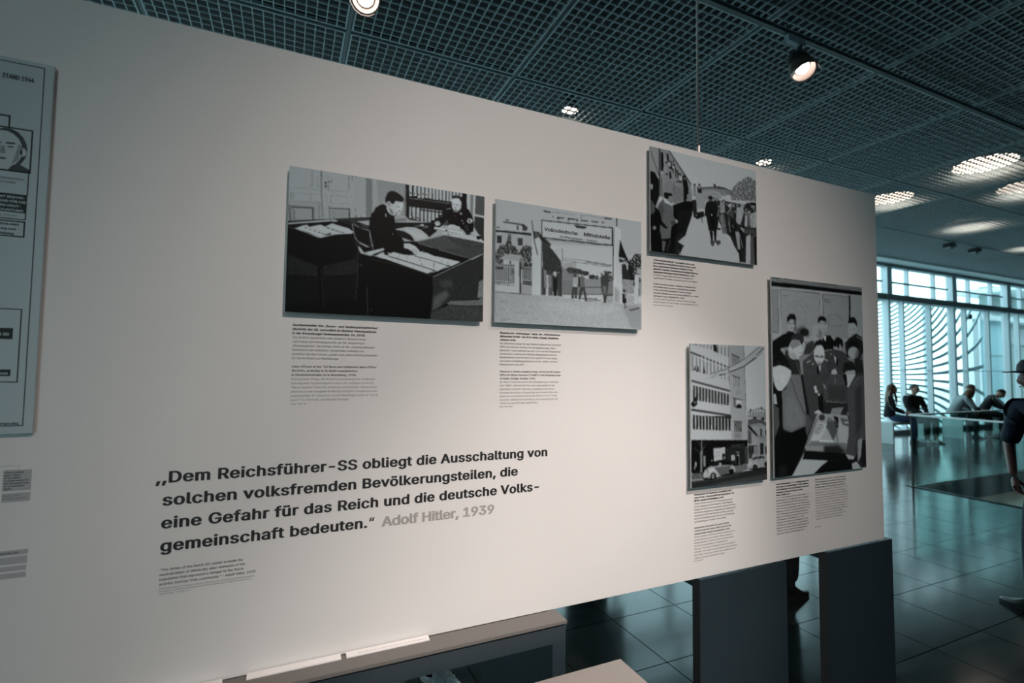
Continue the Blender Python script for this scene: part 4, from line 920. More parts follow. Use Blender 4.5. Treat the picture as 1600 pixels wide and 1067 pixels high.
[1,150,609,800,606,803,599,805,590,805,583,802,581,798,584,795,591,793,599,793,606,796],[1,110,152,784,182,785,181,857,153,857],[1,70,3,895,150,903,244,940,215,943,7,941],
[3,20,4,885,244,898,243,950,3,936],[1,110,128,678,125,743,136,744,139,678],[1,100,118,741,146,742,137,897,113,896],[1,90,86,688,124,717,128,715,90,687],
[1,90,190,696,137,737,140,738,194,698],[1,80,40,723,105,763,109,761,43,721],[1,80,104,761,113,778,118,778,108,760],[1,70,171,716,141,747,145,749,175,717],
[1,150,68,837,66,849,62,856,56,856,51,848,50,836,52,824,57,817,62,817,67,825],[1,130,52,862,51,869,47,873,43,873,39,868,38,861,39,854,43,850,47,850,51,854],
[1,100,22,901,20,907,15,910,10,910,5,906,3,900,5,894,10,891,15,891,20,895],[1,130,268,821,266,825,261,827,255,827,250,824,249,820,251,816,255,813,261,814,266,816],
[1,46,3,946,215,946,565,921,768,916,1006,912,1003,1001,7,1001],[3,12,8,859,1006,912,1001,1062,7,997],[1,30,12,962,310,959,706,923,1000,917,999,951,309,985,11,997],
[2,60,309,985,999,962,998,995,309,1001],[1,86,546,872,739,871,758,905,565,926],[1,22,245,867,260,847,312,828,361,821,448,823,507,843,546,866,506,870,350,862],
[1,120,188,874,245,856,341,856,526,865,556,894,565,910,505,923,339,930,244,924,188,905],[1,76,264,873,467,868,506,870,466,926,349,930,311,896],[1,8,370,831,424,831,428,855,379,858],
[1,8,438,832,497,837,507,859,438,856],[1,20,255,852,312,834,351,830,331,861,255,862],[1,150,382,850,379,855,370,858,359,857,351,854,348,848,351,844,360,841,370,842,379,845],
[1,155,216,891,245,872,283,869,349,920,349,927,282,895,244,908,234,929],[1,160,188,890,186,895,180,898,173,898,168,894,166,889,168,883,173,880,180,880,186,884],
[1,150,235,877,233,880,229,882,223,882,218,879,216,876,218,872,223,870,229,870,234,873],[1,140,146,918,179,894,235,913,234,934,159,935],[3,18,160,868,245,872,244,934,159,930],
[1,10,314,934,311,943,302,951,289,955,274,956,259,953,246,947,237,939,234,930,238,921,246,914,259,909,275,908,290,911,303,917,311,925],[1,150,291,933,287,941,278,946,266,946,257,940,253,931,257,922,267,918,278,918,288,924],
[1,30,281,932,279,936,275,938,270,938,265,935,264,931,265,928,270,926,275,926,279,929],[1,155,478,924,502,885,492,883,468,921],[1,155,497,888,531,878,525,873,491,884],
[1,155,521,876,558,905,566,902,529,874],[1,14,541,914,538,922,531,929,520,933,507,934,494,931,483,926,476,919,474,911,477,903,484,896,495,892,508,891,521,894,532,899,539,906],
[1,10,141,939,253,945,272,957,159,950],[1,14,339,930,545,920,605,918,465,937],[1,130,739,855,791,830,876,812,939,815,1002,845,1001,895,862,905,800,896,738,893],
[1,40,776,834,875,817,875,834,812,842],[1,12,891,818,918,819,917,836,875,842],[1,12,928,820,960,829,960,838,928,836],[1,150,723,870,760,850,791,857,769,894,728,892],
[1,145,780,873,843,854,863,872,884,900,832,876,800,896],[1,12,863,899,860,907,852,913,841,917,829,918,816,916,805,911,798,904,796,896,799,888,806,881,817,877,830,877,842,879,853,884,860,891],
[1,60,846,898,843,904,836,907,826,907,819,903,817,897,820,891,827,888,836,888,843,892],[1,14,999,884,995,895,985,901,973,901,964,893,961,882,965,871,974,865,986,865,996,873],
[1,120,707,891,800,896,800,907,727,908],[1,14,727,906,810,918,1000,912,1001,901,862,905],],
5: [
[0,96],[1,90,-4,-3,1007,-4,1004,46,-5,52],[1,30,13,7,86,9,87,5,15,3],[1,30,128,7,385,7,386,4,129,3],[1,35,414,7,717,8,718,5,415,4],[1,60,14,22,1001,17,1002,15,14,20],
[1,8,0,27,362,24,1006,24,1004,46,361,50,0,47],[1,118,0,49,361,45,1004,46,996,303,5,325],[1,100,-1,62,65,61,68,279,-3,279],[1,50,63,60,67,281,72,280,67,60],
[1,50,71,279,-4,277,-4,280,70,281],[1,108,88,62,495,61,496,283,94,303],[1,48,86,62,499,62,500,59,87,60],[1,60,86,61,93,299,97,299,90,61],[1,50,498,61,504,183,508,183,503,60],
[1,104,536,62,836,60,823,296,534,287],[1,44,534,63,843,60,843,58,535,61],[1,44,533,62,537,182,541,182,538,61],[1,10,840,52,856,53,853,208,832,197],[1,112,863,53,1004,49,997,280,927,249,918,194,857,175],
[1,120,74,57,91,299,99,299,82,56],[1,120,513,60,513,178,522,178,521,59],[1,60,115,90,163,91,164,89,116,87],[1,75,120,101,147,102,148,100,121,99],[1,40,558,89,616,91,618,89,559,86],
[1,55,557,101,616,104,617,101,559,98],[1,88,150,176,193,128,190,127,147,176],[1,88,191,129,245,111,243,109,190,128],[1,88,242,111,304,134,306,133,244,109],
[1,88,303,133,355,173,358,172,306,132],[1,88,354,172,363,225,366,224,357,172],[1,88,222,158,297,103,295,102,219,157],[1,88,294,103,337,112,339,110,296,102],
[1,88,335,111,377,152,380,151,338,110],[1,90,249,193,343,215,345,214,251,191],[1,90,342,214,330,246,333,246,345,214],[1,70,594,175,664,164,663,162,593,173],
[1,70,661,164,720,170,721,168,662,162],[1,70,717,169,752,193,756,192,721,168],[1,78,593,173,592,228,597,227,597,173],[1,78,593,228,752,226,753,223,594,226],
[1,84,615,195,732,186,731,184,615,193],[1,84,728,185,764,196,767,194,731,184],[1,88,602,238,752,233,752,232,602,236],[3,5,4,52,1001,-4,986,270,-4,296],
[2,30,248,259,321,241,373,265,382,296,330,287,247,279],[1,20,378,270,374,278,364,285,348,290,330,292,312,291,297,287,287,281,284,273,287,265,298,258,313,253,331,251,350,252,365,256,375,262],
[1,12,5,325,95,293,166,271,206,270,247,289,193,351,123,353,72,389,2,424],[1,120,246,233,242,248,232,261,218,269,201,273,185,270,171,262,163,250,160,236,164,221,173,209,188,200,204,196,220,199,234,206,243,219],
[1,14,157,231,153,201,184,182,230,180,248,202,247,238,234,208,188,209,162,226],[1,40,171,234,194,232,194,229,171,232],[1,40,209,231,235,230,235,227,209,228],
[1,50,191,256,219,254,218,251,190,253],[1,60,214,209,246,208,245,269,217,270,233,239],[1,100,94,292,158,280,156,277,93,290],[1,118,513,266,509,283,497,297,481,307,462,311,444,308,428,299,419,285,416,269,420,253,431,238,447,229,466,225,485,227,500,236,510,250],
[2,70,492,241,524,261,512,303,479,294],[1,60,455,284,479,292,482,290,459,282],[1,40,349,333,414,311,455,346,389,384,316,385],[1,60,390,317,432,348,436,346,393,315],
[1,118,581,225,577,239,567,251,552,260,535,263,519,261,505,253,496,242,493,228,497,213,507,201,522,193,539,189,555,191,569,199,579,211],[1,12,478,210,484,188,528,179,572,191,572,228,560,207,511,203,482,220],
[1,40,509,220,533,218,533,216,509,218],[1,40,545,219,567,218,567,216,545,217],[1,60,529,249,554,248,554,245,529,246],[1,12,557,281,612,280,656,310,642,359,531,361,522,303],
[1,150,540,287,567,283,561,313,544,308],[1,122,922,244,917,261,905,275,887,285,867,289,847,286,831,277,821,263,818,247,822,230,834,216,852,205,872,201,892,204,908,213,919,227],
[1,12,820,206,835,178,895,170,927,194,930,227,911,211,893,203,834,207],[1,45,836,245,857,244,857,242,836,242],[1,45,875,241,899,240,899,238,876,238],[1,50,846,269,885,269,885,267,847,266],
[1,22,781,318,829,290,914,261,985,281,999,358,954,403,789,394],[1,110,915,278,990,299,994,296,920,275],[1,22,679,288,748,297,758,330,733,357,665,342,644,321],
[1,112,741,357,737,373,725,387,709,397,691,400,673,397,658,388,648,375,645,359,650,342,661,328,677,319,695,315,713,318,729,327,738,340],[1,12,645,335,656,305,702,285,753,303,755,335,729,325,701,320,677,342],
[1,12,684,320,718,320,711,347,694,347],[1,35,662,373,728,375,728,372,663,370],[1,60,673,391,704,391,704,388,673,389],[1,44,542,366,642,353,767,362,823,415,783,505,579,505],
[1,150,646,385,674,401,667,433],[1,12,674,406,702,403,689,443,672,438],[1,120,556,362,628,358,627,354,556,358],[1,120,751,363,789,375,795,371,757,360],
[1,100,625,380,623,384,619,386,613,386,609,384,607,380,609,377,614,374,619,374,624,376],[1,12,816,328,852,300,912,299,946,326,944,370,886,343,827,344],
[1,120,940,367,935,380,920,391,898,398,873,401,848,399,828,392,814,381,810,369,816,357,830,346,851,338,877,335,901,337,922,344,936,355],[2,60,909,348,944,359,936,403,894,398],
[1,26,882,403,979,391,1003,505,900,505],[1,100,951,398,989,409,994,407,955,395],[1,50,309,421,422,373,563,381,579,505,311,506],[1,12,433,352,446,320,501,303,549,318,553,350,537,345,499,335,450,341],
[1,145,546,381,541,401,527,419,507,430,484,434,461,431,443,420,430,403,427,383,432,363,446,346,465,334,489,330,511,333,530,344,543,361],[1,12,432,339,457,315,506,306,555,323,556,344,521,333,456,336],
[1,25,430,394,475,400,477,398,431,392],[1,25,474,400,536,396,536,393,473,398],[1,90,478,394,474,398,464,401,452,401,443,399,439,394,443,390,453,387,465,387,475,390],
[1,90,533,395,529,399,519,402,506,402,497,399,493,395,497,391,507,388,519,388,529,390],[1,30,438,395,479,395,479,393,438,394],[1,30,492,396,536,395,536,394,492,394],
[1,60,461,423,502,422,502,420,461,420],[2,90,452,429,517,429,483,445,451,440],[1,150,473,445,500,439,493,476,477,460],[1,10,456,445,478,447,481,506,459,506],
[1,130,351,431,394,419,388,414,345,426],[1,130,529,410,579,419,584,413,534,404],[1,120,422,435,421,439,416,442,411,442,407,439,405,435,407,431,412,428,417,428,421,431],
[3,6,316,380,585,375,579,505,311,506],[1,30,142,362,202,387,273,421,290,506,167,506,89,453],[1,128,322,368,298,389,267,405,232,414,200,413,174,404,159,387,157,366,168,343,191,322,221,306,256,297,289,297,315,306,331,323,333,345],
[1,140,184,331,287,319,306,370,289,395,252,414,212,397,162,362],[1,34,184,321,206,290,258,274,320,287,324,318,297,339,277,314,225,310],[1,100,173,342,225,310,277,314,286,339,203,361],
[2,70,192,372,242,401,252,414,212,397],[1,60,273,377,296,376,296,374,273,374],[1,50,273,400,297,395,295,393,271,397],[1,110,138,358,189,399,196,397,145,355],
[1,110,239,426,288,503,292,502,243,426],[1,12,2,424,23,389,92,373,131,403,170,437,179,462,120,438,0,473],[4,14,3,390,52,374,120,413,179,452,139,463,1,454],
[3,20,3,390,172,387,169,472,0,473],[1,142,1,454,70,443,139,453,189,472,177,506,-1,506],[3,10,3,404,181,402,177,506,-1,506],[1,110,122,365,118,371,108,375,96,375,86,372,82,366,86,360,96,356,109,356,119,359],
[1,120,890,479,884,492,868,503,845,510,818,512,791,510,769,503,754,492,750,480,756,468,771,457,794,450,821,447,848,450,870,457,885,467],[1,20,745,469,764,426,823,410,893,425,914,474,879,463,785,469,761,491],
[1,70,787,422,860,416,859,413,786,420],[1,70,855,415,902,448,907,447,860,413],[1,40,901,490,999,468,1003,505,900,505],[1,130,681,480,678,488,671,495,659,500,646,502,634,500,623,496,616,489,614,481,617,473,624,466,635,461,648,459,661,461,672,465,679,472],
[1,130,660,454,671,462,648,475],[1,30,0,531,1059,487,992,991,5,996],[1,44,302,489,1059,487,780,637,526,628,498,755,323,751],[1,48,312,489,578,488,529,574,483,595,457,680,389,721,348,662],
[1,54,530,553,601,488,788,488,780,637,560,629,527,617],[2,40,576,542,773,554,781,631,572,626],[3,6,312,489,788,488,781,631,307,625],[1,12,461,590,516,596,523,692,468,670],
[1,150,450,558,447,565,439,569,429,569,422,565,419,558,422,551,430,547,440,547,447,551],[1,150,463,577,459,582,450,586,439,586,430,582,427,576,431,571,440,567,451,567,459,571],
[1,155,459,585,483,590,480,603,466,598],[1,140,520,539,543,566,551,564,528,538],[1,100,655,509,651,538,657,538,661,509],[1,145,2,490,185,490,142,541,90,572,49,571,20,546],
[3,10,2,490,185,490,182,572,-1,571],[1,12,0,541,49,571,110,577,103,775,61,804,11,812],[1,130,3,586,28,586,42,637,5,637],[1,58,2,637,56,658,58,743,11,802],
[1,82,185,490,280,489,329,610,329,751,269,770,175,780,93,760,89,577,131,562],[2,92,140,592,243,624,313,740,175,767,114,735],[1,40,176,510,202,542,207,541,181,509],
[1,40,201,541,242,610,247,609,206,540],[1,40,241,609,323,700,328,699,246,608],[1,20,280,489,302,489,369,689,357,710,336,688],[3,6,103,490,334,489,322,776,93,770],
[1,8,72,774,175,781,312,755,342,824,177,996,5,998,11,817],[2,22,47,944,128,938,125,998,45,993],[1,30,560,631,780,639,776,713,568,704],[1,100,615,667,744,663,706,706,591,699],
[1,130,547,632,779,642,780,640,548,629],[1,118,445,696,501,692,789,708,808,796,779,888,318,875,308,864],[1,122,433,717,319,864,296,900,177,996,366,1006,512,941,557,938,284,920],
[1,135,307,885,284,920,316,921,557,938,489,966,377,1007,177,996],[1,135,177,993,388,1005,366,1007,177,997],[1,60,324,730,400,726,343,803,327,782],[1,20,442,716,310,875,315,876,447,717],
[1,150,424,682,468,672,501,692,456,693,418,690],[1,140,501,689,497,692,485,694,472,693,461,691,457,688,461,685,472,683,486,684,497,686],[1,40,534,714,531,720,523,725,512,728,499,729,487,727,476,723,469,718,467,712,469,706,477,701,488,698,501,697,513,698,524,702,531,707],
[1,60,368,715,363,727,352,735,339,734,328,726,325,714,329,702,340,695,354,695,364,703],[1,145,454,738,555,746,495,829,374,830,431,774],[1,50,447,750,522,753,522,750,447,747],
[1,50,441,759,516,762,516,760,441,757],[1,50,437,769,510,772,510,769,438,766],[1,50,432,778,504,782,504,780,433,775],[1,50,423,786,475,791,476,788,424,783],
[1,60,417,795,464,799,465,796,418,793],[1,62,567,714,669,749,667,792,618,839,564,789,542,767],[1,130,548,767,473,828,619,836],[1,88,548,767,565,773,624,836,613,836],
[1,160,467,828,624,838,624,853,466,845],[1,15,625,705,682,717,680,771,656,770],[1,120,628,705,667,761,671,760,633,704],[1,90,612,726,608,732,596,736,582,736,571,731,567,725,572,719,583,715,597,715,608,720],
[1,130,681,744,798,752,793,856,676,849],[1,70,706,717,788,730,797,769,727,756],[1,60,651,797,673,847,680,847,658,796],[1,90,379,833,769,855,766,910,318,877,340,855],
[1,110,324,854,516,862,514,888,318,877],[1,12,310,877,766,912,885,931,883,959,557,938,295,918],[2,10,516,862,675,863,767,904,673,911,514,899],[1,10,399,1000,489,961,557,940,847,957,833,1000,554,1004],
[1,130,823,967,883,959,936,1000,833,1000],[1,110,818,698,814,704,806,708,795,708,787,704,784,697,788,691,797,687,807,687,815,691],[1,150,745,741,799,744,798,751,751,748],
[1,56,783,582,896,510,996,487,1015,487,992,991,942,994,907,976,981,963,914,844,873,931,789,932,754,914,795,818,801,708],[2,40,880,571,968,543,955,767,879,821],
[1,26,942,520,920,800,925,801,947,520],[1,26,921,799,859,908,864,909,925,800],[1,100,859,550,898,515,894,514,855,549],[1,100,896,517,948,499,945,497,893,515],
[1,130,754,914,861,930,848,946,788,943],[1,110,902,844,958,834,934,933,895,965],[1,20,957,846,1000,847,998,992,930,994],[1,140,741,488,897,487,808,560,762,537],
[1,14,741,488,788,488,797,543,773,554],[3,6,787,515,1007,515,983,924,766,915],],
}
KINDS = 'bpsnt'
def decode(rows):
    return [(KINDS[r_[0]], r_[1], r_[2:]) for r_ in rows]
def print_mat():
    m = bpy.data.materials.new('photographic_print'); m.use_nodes = True
    t = m.node_tree; b_ = t.nodes['Principled BSDF']
    a = t.nodes.new('ShaderNodeVertexColor'); a.layer_name = 'tone'
    t.links.new(a.outputs[0], b_.inputs['Base Color'])
    b_.inputs['Roughness'].default_value = .42
    b_.inputs['Specular IOR Level'].default_value = .06
    return m
m_print = print_mat()
def photo_board(n, x0, x1, z0, z1, W, H, ref, label):
    y0 = 1.485
    k_ = 1.477/1.485
    root = thing('photo_board', (x0*k_, 1.477, EYE+(z0-EYE)*k_), label, 'photograph')
    root.scale = (k_, 1, k_)
    MB().box((0, 0, 0), (x1-x0, .006, z1-z0)).build('backing_board', m_board, root, bevel=.0008)
    for xs_ in (.05, x1-x0-.09):
        MB().box((xs_, .006, .05), (xs_+.04, .0225, z1-z0-.05)).build('spacer', m_board, root)
    g = paint_print(decode(PRINTS[n]), W, H, ref, n)
    me = bpy.data.meshes.new('print')
    e = .0006
    xs = np.linspace(e, x1-x0-e, W); zs = np.linspace(z1-z0-e, e, H)
    gx, gz = np.meshgrid(xs, zs)
    co = np.stack([gx.ravel(), np.full(W*H, -.0005), gz.ravel()], 1)
    idx = np.arange(W*H).reshape(H, W)
    q_ = np.stack([idx[:-1, :-1].ravel(), idx[1:, :-1].ravel(), idx[1:, 1:].ravel(), idx[:-1, 1:].ravel()], 1)
    nf = len(q_)
    me.vertices.add(W*H); me.vertices.foreach_set('co', co.ravel())
    me.loops.add(nf*4); me.loops.foreach_set('vertex_index', q_.ravel().astype(np.int32))
    me.polygons.add(nf); me.polygons.foreach_set('loop_start', np.arange(0, nf*4, 4, dtype=np.int32))
    me.update(); me.validate()
    at = me.color_attributes.new('tone', 'FLOAT_COLOR', 'POINT')
    c = np.ones((W*H, 4)); t_ = g.ravel()
    c[:, 0] = t_*.84; c[:, 1] = t_*.95; c[:, 2] = t_*1.0
    at.data.foreach_set('color', c.ravel())
    me.materials.append(m_print)
    link('print', me, root)
    return root
BOARDS = {1: (-.010, .565, 1.795, 2.200, 290, 206, 155), 2: (.604, 1.191, 1.795, 2.199, 240, 165, 195), 3: (1.233, 1.797, 2.093, 2.498, 200, 150, 185), 4: (1.424, 1.837, 1.197, 1.752, 130, 180, 195), 5: (1.880, 2.500, 1.199, 2.052, 170, 240, 150)}
LAB = {1: 'black and white photograph of two uniformed clerks at card index desks, mounted board at left',
       2: 'black and white photograph of a camp gate with a large lettered sign over it',
       3: 'black and white photograph of a crowd waiting beside a railway carriage, highest board',
       4: 'narrow black and white photograph of an office building with two parked cars and a banner',
       5: 'tall black and white photograph of men in uniform bending over a table model'}
pb = {n: photo_board(n, *BOARDS[n], LAB[n]) for n in BOARDS}
def btext(n, name, body, x, z, width, size, mat, **k):
    x0, x1, z0, z1 = BOARDS[n][:4]
    return lettering(name, body, x, z, width, size, mat, pb[n], 1.4842, origin=(x0, 1.485, z0), **k)
m_sign = M_('sign_print', (0.045, 0.05, 0.055), .5)
btext(2, 'sign_lettering', "Volksdeutsche", .7816, 2.1155, .133, .0230, m_sign, bold=.03, res=2)
btext(2, 'sign_lettering', "Mittelstelle", .9395, 2.1165, .1120, .0235, m_sign, bold=.03, res=2)
btext(2, 'sign_lettering', "Auffanglager \u2013 Galatz", .8428, 2.0995, .153, .0135, m_sign, bold=.01, res=2)
btext(4, 'banner_lettering', "RFSS-", 1.5745, 1.6255, .042, .0140, m_sign, bold=.03, res=2, rot=.17)
btext(4, 'banner_lettering', "Einwanderer", 1.6315, 1.6400, .088, .0130, m_sign, bold=.02, res=2, rot=.29)
btext(4, 'banner_lettering', "zentralstelle", 1.7150, 1.6655, .078, .0130, m_sign, bold=.02, res=2, rot=.50)
btext(4, 'banner_lettering', "Lodz", 1.7890, 1.7120, .048, .0170, m_sign, bold=.02, res=2, rot=.66)

# chart board at the left edge
chart = thing('chart_board', (-1.35, 1.485, 1.490), 'tall pale blue organisation chart board at the left end, dated 1944', 'chart')
CO = (-1.35, 1.485, 1.490)
MB().box((0, 0, 0), (.830, .006, .857)).build('backing_board', m_chart, chart, bevel=.0008)
for xs_ in (.05, .72):
    MB().box((xs_, .006, .05), (xs_+.04, .0145, .80)).build('spacer', m_board, chart)
def crect(bb, xa, xb, za, zb):
    bb.box((xa-CO[0], -.0006, za-CO[2]), (xb-CO[0], 0, zb-CO[2]))
cr_ = MB()
def cframe(xa, xb, za, zb, t=.0022):
    crect(cr_, xa, xb, zb-t, zb); crect(cr_, xa, xb, za, za+t); crect(cr_, xa, xa+t, za, zb); crect(cr_, xb-t, xb, za, zb)
cframe(-1.31, -.5365, 1.5075, 2.3370, .0018)
cframe(-.66, -.5505, 2.083, 2.185, .0030)
cframe(-.66, -.5530, 2.030, 2.085, .0020)
cframe(-.66, -.5540, 1.974, 1.992, .0020)
cframe(-.66, -.5545, 1.934, 1.971, .0028)
cframe(-.80, -.5505, 1.605, 1.771, .0022)
crect(cr_, -.80, -.5915, 2.208, 2.212); crect(cr_, -.5945, -.5915, 2.183, 2.212)
tag(cr_.build('chart_rules', m_text, chart))
for q4 in ((-.70, -.5540, 1.990, 2.032), (-.70, -.5640, 1.702, 1.727), (-.70, -.5640, 1.619, 1.634)):
    bl = MB(); crect(bl, *q4); bl.build('black_label', m_text, chart)
def ctext(body, x, z, width, size, mat, **k):
    return lettering('chart_lettering', body, x, z, width, size, mat, chart, 1.4842, origin=CO, **k)
ctext("STAND 1944", -.6100, 2.2970, .0555, .0205, m_text, bold=.03, res=2)
ctext("Obergruppenf\u00fchrer\nUlrich Greifelt", -.612, 2.065, .052, .0090, m_text2, pitch=.0095)
ctext("HAUPTAMT REICHS-\nKOMMISSAR F\u00dcR DIE\nFESTIGUNG DEUT-\nSCHEN VOLKSTUMS", -.6330, 2.0220, .078, .0098, m_chart, bold=.02, pitch=.0100)
ctext("Geschichtliche Ostzeiten", -.6330, 1.981, .064, .0070, m_text2)
ctext("UMSIEDLUNG\nOrdnung und\nEntwicklung", -.6150, 1.9600, .050, .0090, m_text, bold=.02, pitch=.0105)
ctext("SD", -.5995, 1.7405, .012, .0090, m_text, bold=.02)
ctext("AMT DES SD", -.620, 1.7100, .050, .0115, m_chart, bold=.03)
ctext("KOMMANDOS", -.620, 1.6225, .052, .0095, m_chart, bold=.03)
ctext("DER SPIEGEL", -.6050, 1.5105, .063, .0095, m_text, bold=.04)
# portrait on the chart
m_p1 = M_('portrait_light', (0.50, 0.56, 0.57), .5); m_p2 = M_('portrait_dark', (0.02, 0.024, 0.026), .5); m_p3 = M_('portrait_mid', (0.24, 0.28, 0.29), .5)
def cpoly(name, pts, mat, dy):
    MB().prism([(a-CO[0], b_-CO[2]) for a, b_ in pts], 1, -.0006-dy, -.0002-dy).build(name, mat, chart)
def ell(cx, cz, rx, rz, n=18, a0=0, a1=2*math.pi):
    return [(cx+rx*math.cos(a0+(a1-a0)*i/n), cz+rz*math.sin(a0+(a1-a0)*i/n)) for i in range(n)]
cpoly('portrait', ell(-.595, 2.135, .036, .047), m_p2, 0)
cpoly('portrait', ell(-.600, 2.132, .033, .043), m_p1, .0003)
cpoly('portrait', ell(-.5655, 2.130, .0055, .010, 10), m_p1, .0003)
cpoly('portrait', [(-.640, 2.086), (-.5535, 2.086), (-.5535, 2.092), (-.572, 2.102), (-.600, 2.090), (-.625, 2.098)], m_p2, .0005)
cpoly('portrait', [(-.612, 2.086), (-.590, 2.086), (-.582, 2.099), (-.600, 2.092)], m_p1, .0007)
for pts in (ell(-.588, 2.139, .006, .0018, 8), ell(-.611, 2.140, .006, .0018, 8), [(-.618, 2.146), (-.604, 2.145), (-.604, 2.148), (-.618, 2.150)],
            [(-.596, 2.145), (-.580, 2.146), (-.581, 2.150), (-.596, 2.149)], ell(-.602, 2.111, .009, .0022, 8)):
    cpoly('portrait', pts, m_p2, .0007)
for pts in ([(-.604, 2.140), (-.598, 2.140), (-.596, 2.122), (-.606, 2.122)], [(-.574, 2.150), (-.568, 2.142), (-.574, 2.110), (-.585, 2.100), (-.580, 2.116)]):
    cpoly('portrait', pts, m_p3, .0006)

# ------------------------------------------------------------------ suspension rods
def rod(x, y, z0, r, label):
    o = thing('suspension_rod', (x, y, z0), label, 'rod')
    MB().tube([(0, 0, 0), (0, 0, HC+.3-z0)], r, 8).build('rod', m_rod, o, smooth=True)
    MB().tube([(0, 0, 0), (0, 0, .03)], r*2, 8).build('clamp', m_rod, o)
rod(1.507, 1.517, PT, .0045, 'grey steel suspension rod rising from the panel top to the grid ceiling')
rod(2.45, 4.415, PT, .0025, 'thin dark cable hanging behind the panel, left of the steel rod')
p2 = thing('exhibition_panel', (-.6, 4.4, PB), 'second white exhibition panel added out of sight behind the first for its floor reflection', 'exhibition panel')
MB().box((0, 0, 0), (3.9, .035, PT-PB)).build('panel_board', m_wall, p2, bevel=.0015)  # unseen panel added to put a dark reflection in the floor
for x0_ in (.2, 3.2):
    MB().box((x0_, -.01, -PB), (x0_+.48, .032, -.002)).build('plinth', m_steel, p2)

# ------------------------------------------------------------------ stands under the panel
def stand(name, loc, parts, label):
    o = thing(name, loc, label, 'stand')
    for nm, a, b_, mt, bv in parts:
        MB().box(a, b_).build(nm, mt, o, bevel=bv)
    return o
# long low portal at the left
stand('portal_stand', (-1.9, 1.42, 0), [
    ('top_slab', (0, 0, .838), (2.742, .079, .848), m_ledge, .001),
    ('rear_slab', (0, .117, .838), (2.742, .62, .848), m_ledge, .001),
    ('front_beam', (0, .003, .782), (2.738, .045, .832), m_steel, .001),
    ('shadow_gap', (0.01, .010, .832), (2.73, .60, .838), m_black, 0),
    ('side_panel', (2.690, .003, 0), (2.738, .62, .782), m_steel, .001),
    ('side_panel', (0, .003, 0), (.048, .62, .782), m_steel, .001)],
    'long dark steel portal stand with taupe ledge under the left half of the panel')
for x0_, x1_, lab in ((1.483, 1.969, 'dark blue-grey plinth stand under the panel, nearer and left of the pair'),
                      (2.233, 2.718, 'dark blue-grey plinth stand under the right end of the panel')):
    wd = x1_-x0_
    stand('plinth_stand', (x0_, 1.503, 0), [
        ('front_panel', (0, 0, 0), (wd, .042, .838), m_steel, .001),
        ('edge_strip', (-.0015, .002, 0), (0, .040, .835), m_brown, 0),
        ('top_slab', (0, .038, .800), (wd, .26, .842), m_steel, .001)], lab)

# cards on the ledge
card_g = 'white cards on the taupe ledge'
for xa, xb, lab in ((-.069, .161, 'long white card on the ledge, second from the left'),
                    (.175, .408, 'white card with fine black print on the ledge, right end of the row'),
                    (-.34, -.123, 'white card on the ledge at the bottom left corner of the frame')):
    c = thing('label_card', (xa, 1.475, .8482), lab, 'label card', group=card_g)
    MB().prism([(0, 0), (.020, .0035), (.020, .0065), (0, .0035)], 0, 0, xb-xa).build('card', m_card, c)
    if xa > .1:
        tx = lettering('card_print', "Reichskommissar f\u00fcr die Festigung deutschen Volkstums \u2013 Umsiedlung und Germanisierung", .03, 0, (xb-xa)*.84, .005, m_text2, c, 0, res=1)
        tx.rotation_euler = (math.radians(-80), 0, 0)
        tx.location = (0, .006, .0048)

# desk corner in the foreground
dk = thing('reading_desk', (.22, .70, 0), 'taupe topped reading desk, only its far corner showing at the bottom edge', 'desk')
MB().box((0, 0, .715), (.765, .635, .742)).build('desk_top', m_taupe, dk, bevel=.0015)
MB().box((.04, .05, 0), (.08, .585, .715)).build('side_panel', m_steel, dk)
MB().box((.685, .05, 0), (.725, .585, .715)).build('side_panel', m_steel, dk)
MB().box((.08, .50, .25), (.685, .52, .70)).build('back_panel', m_steel, dk)

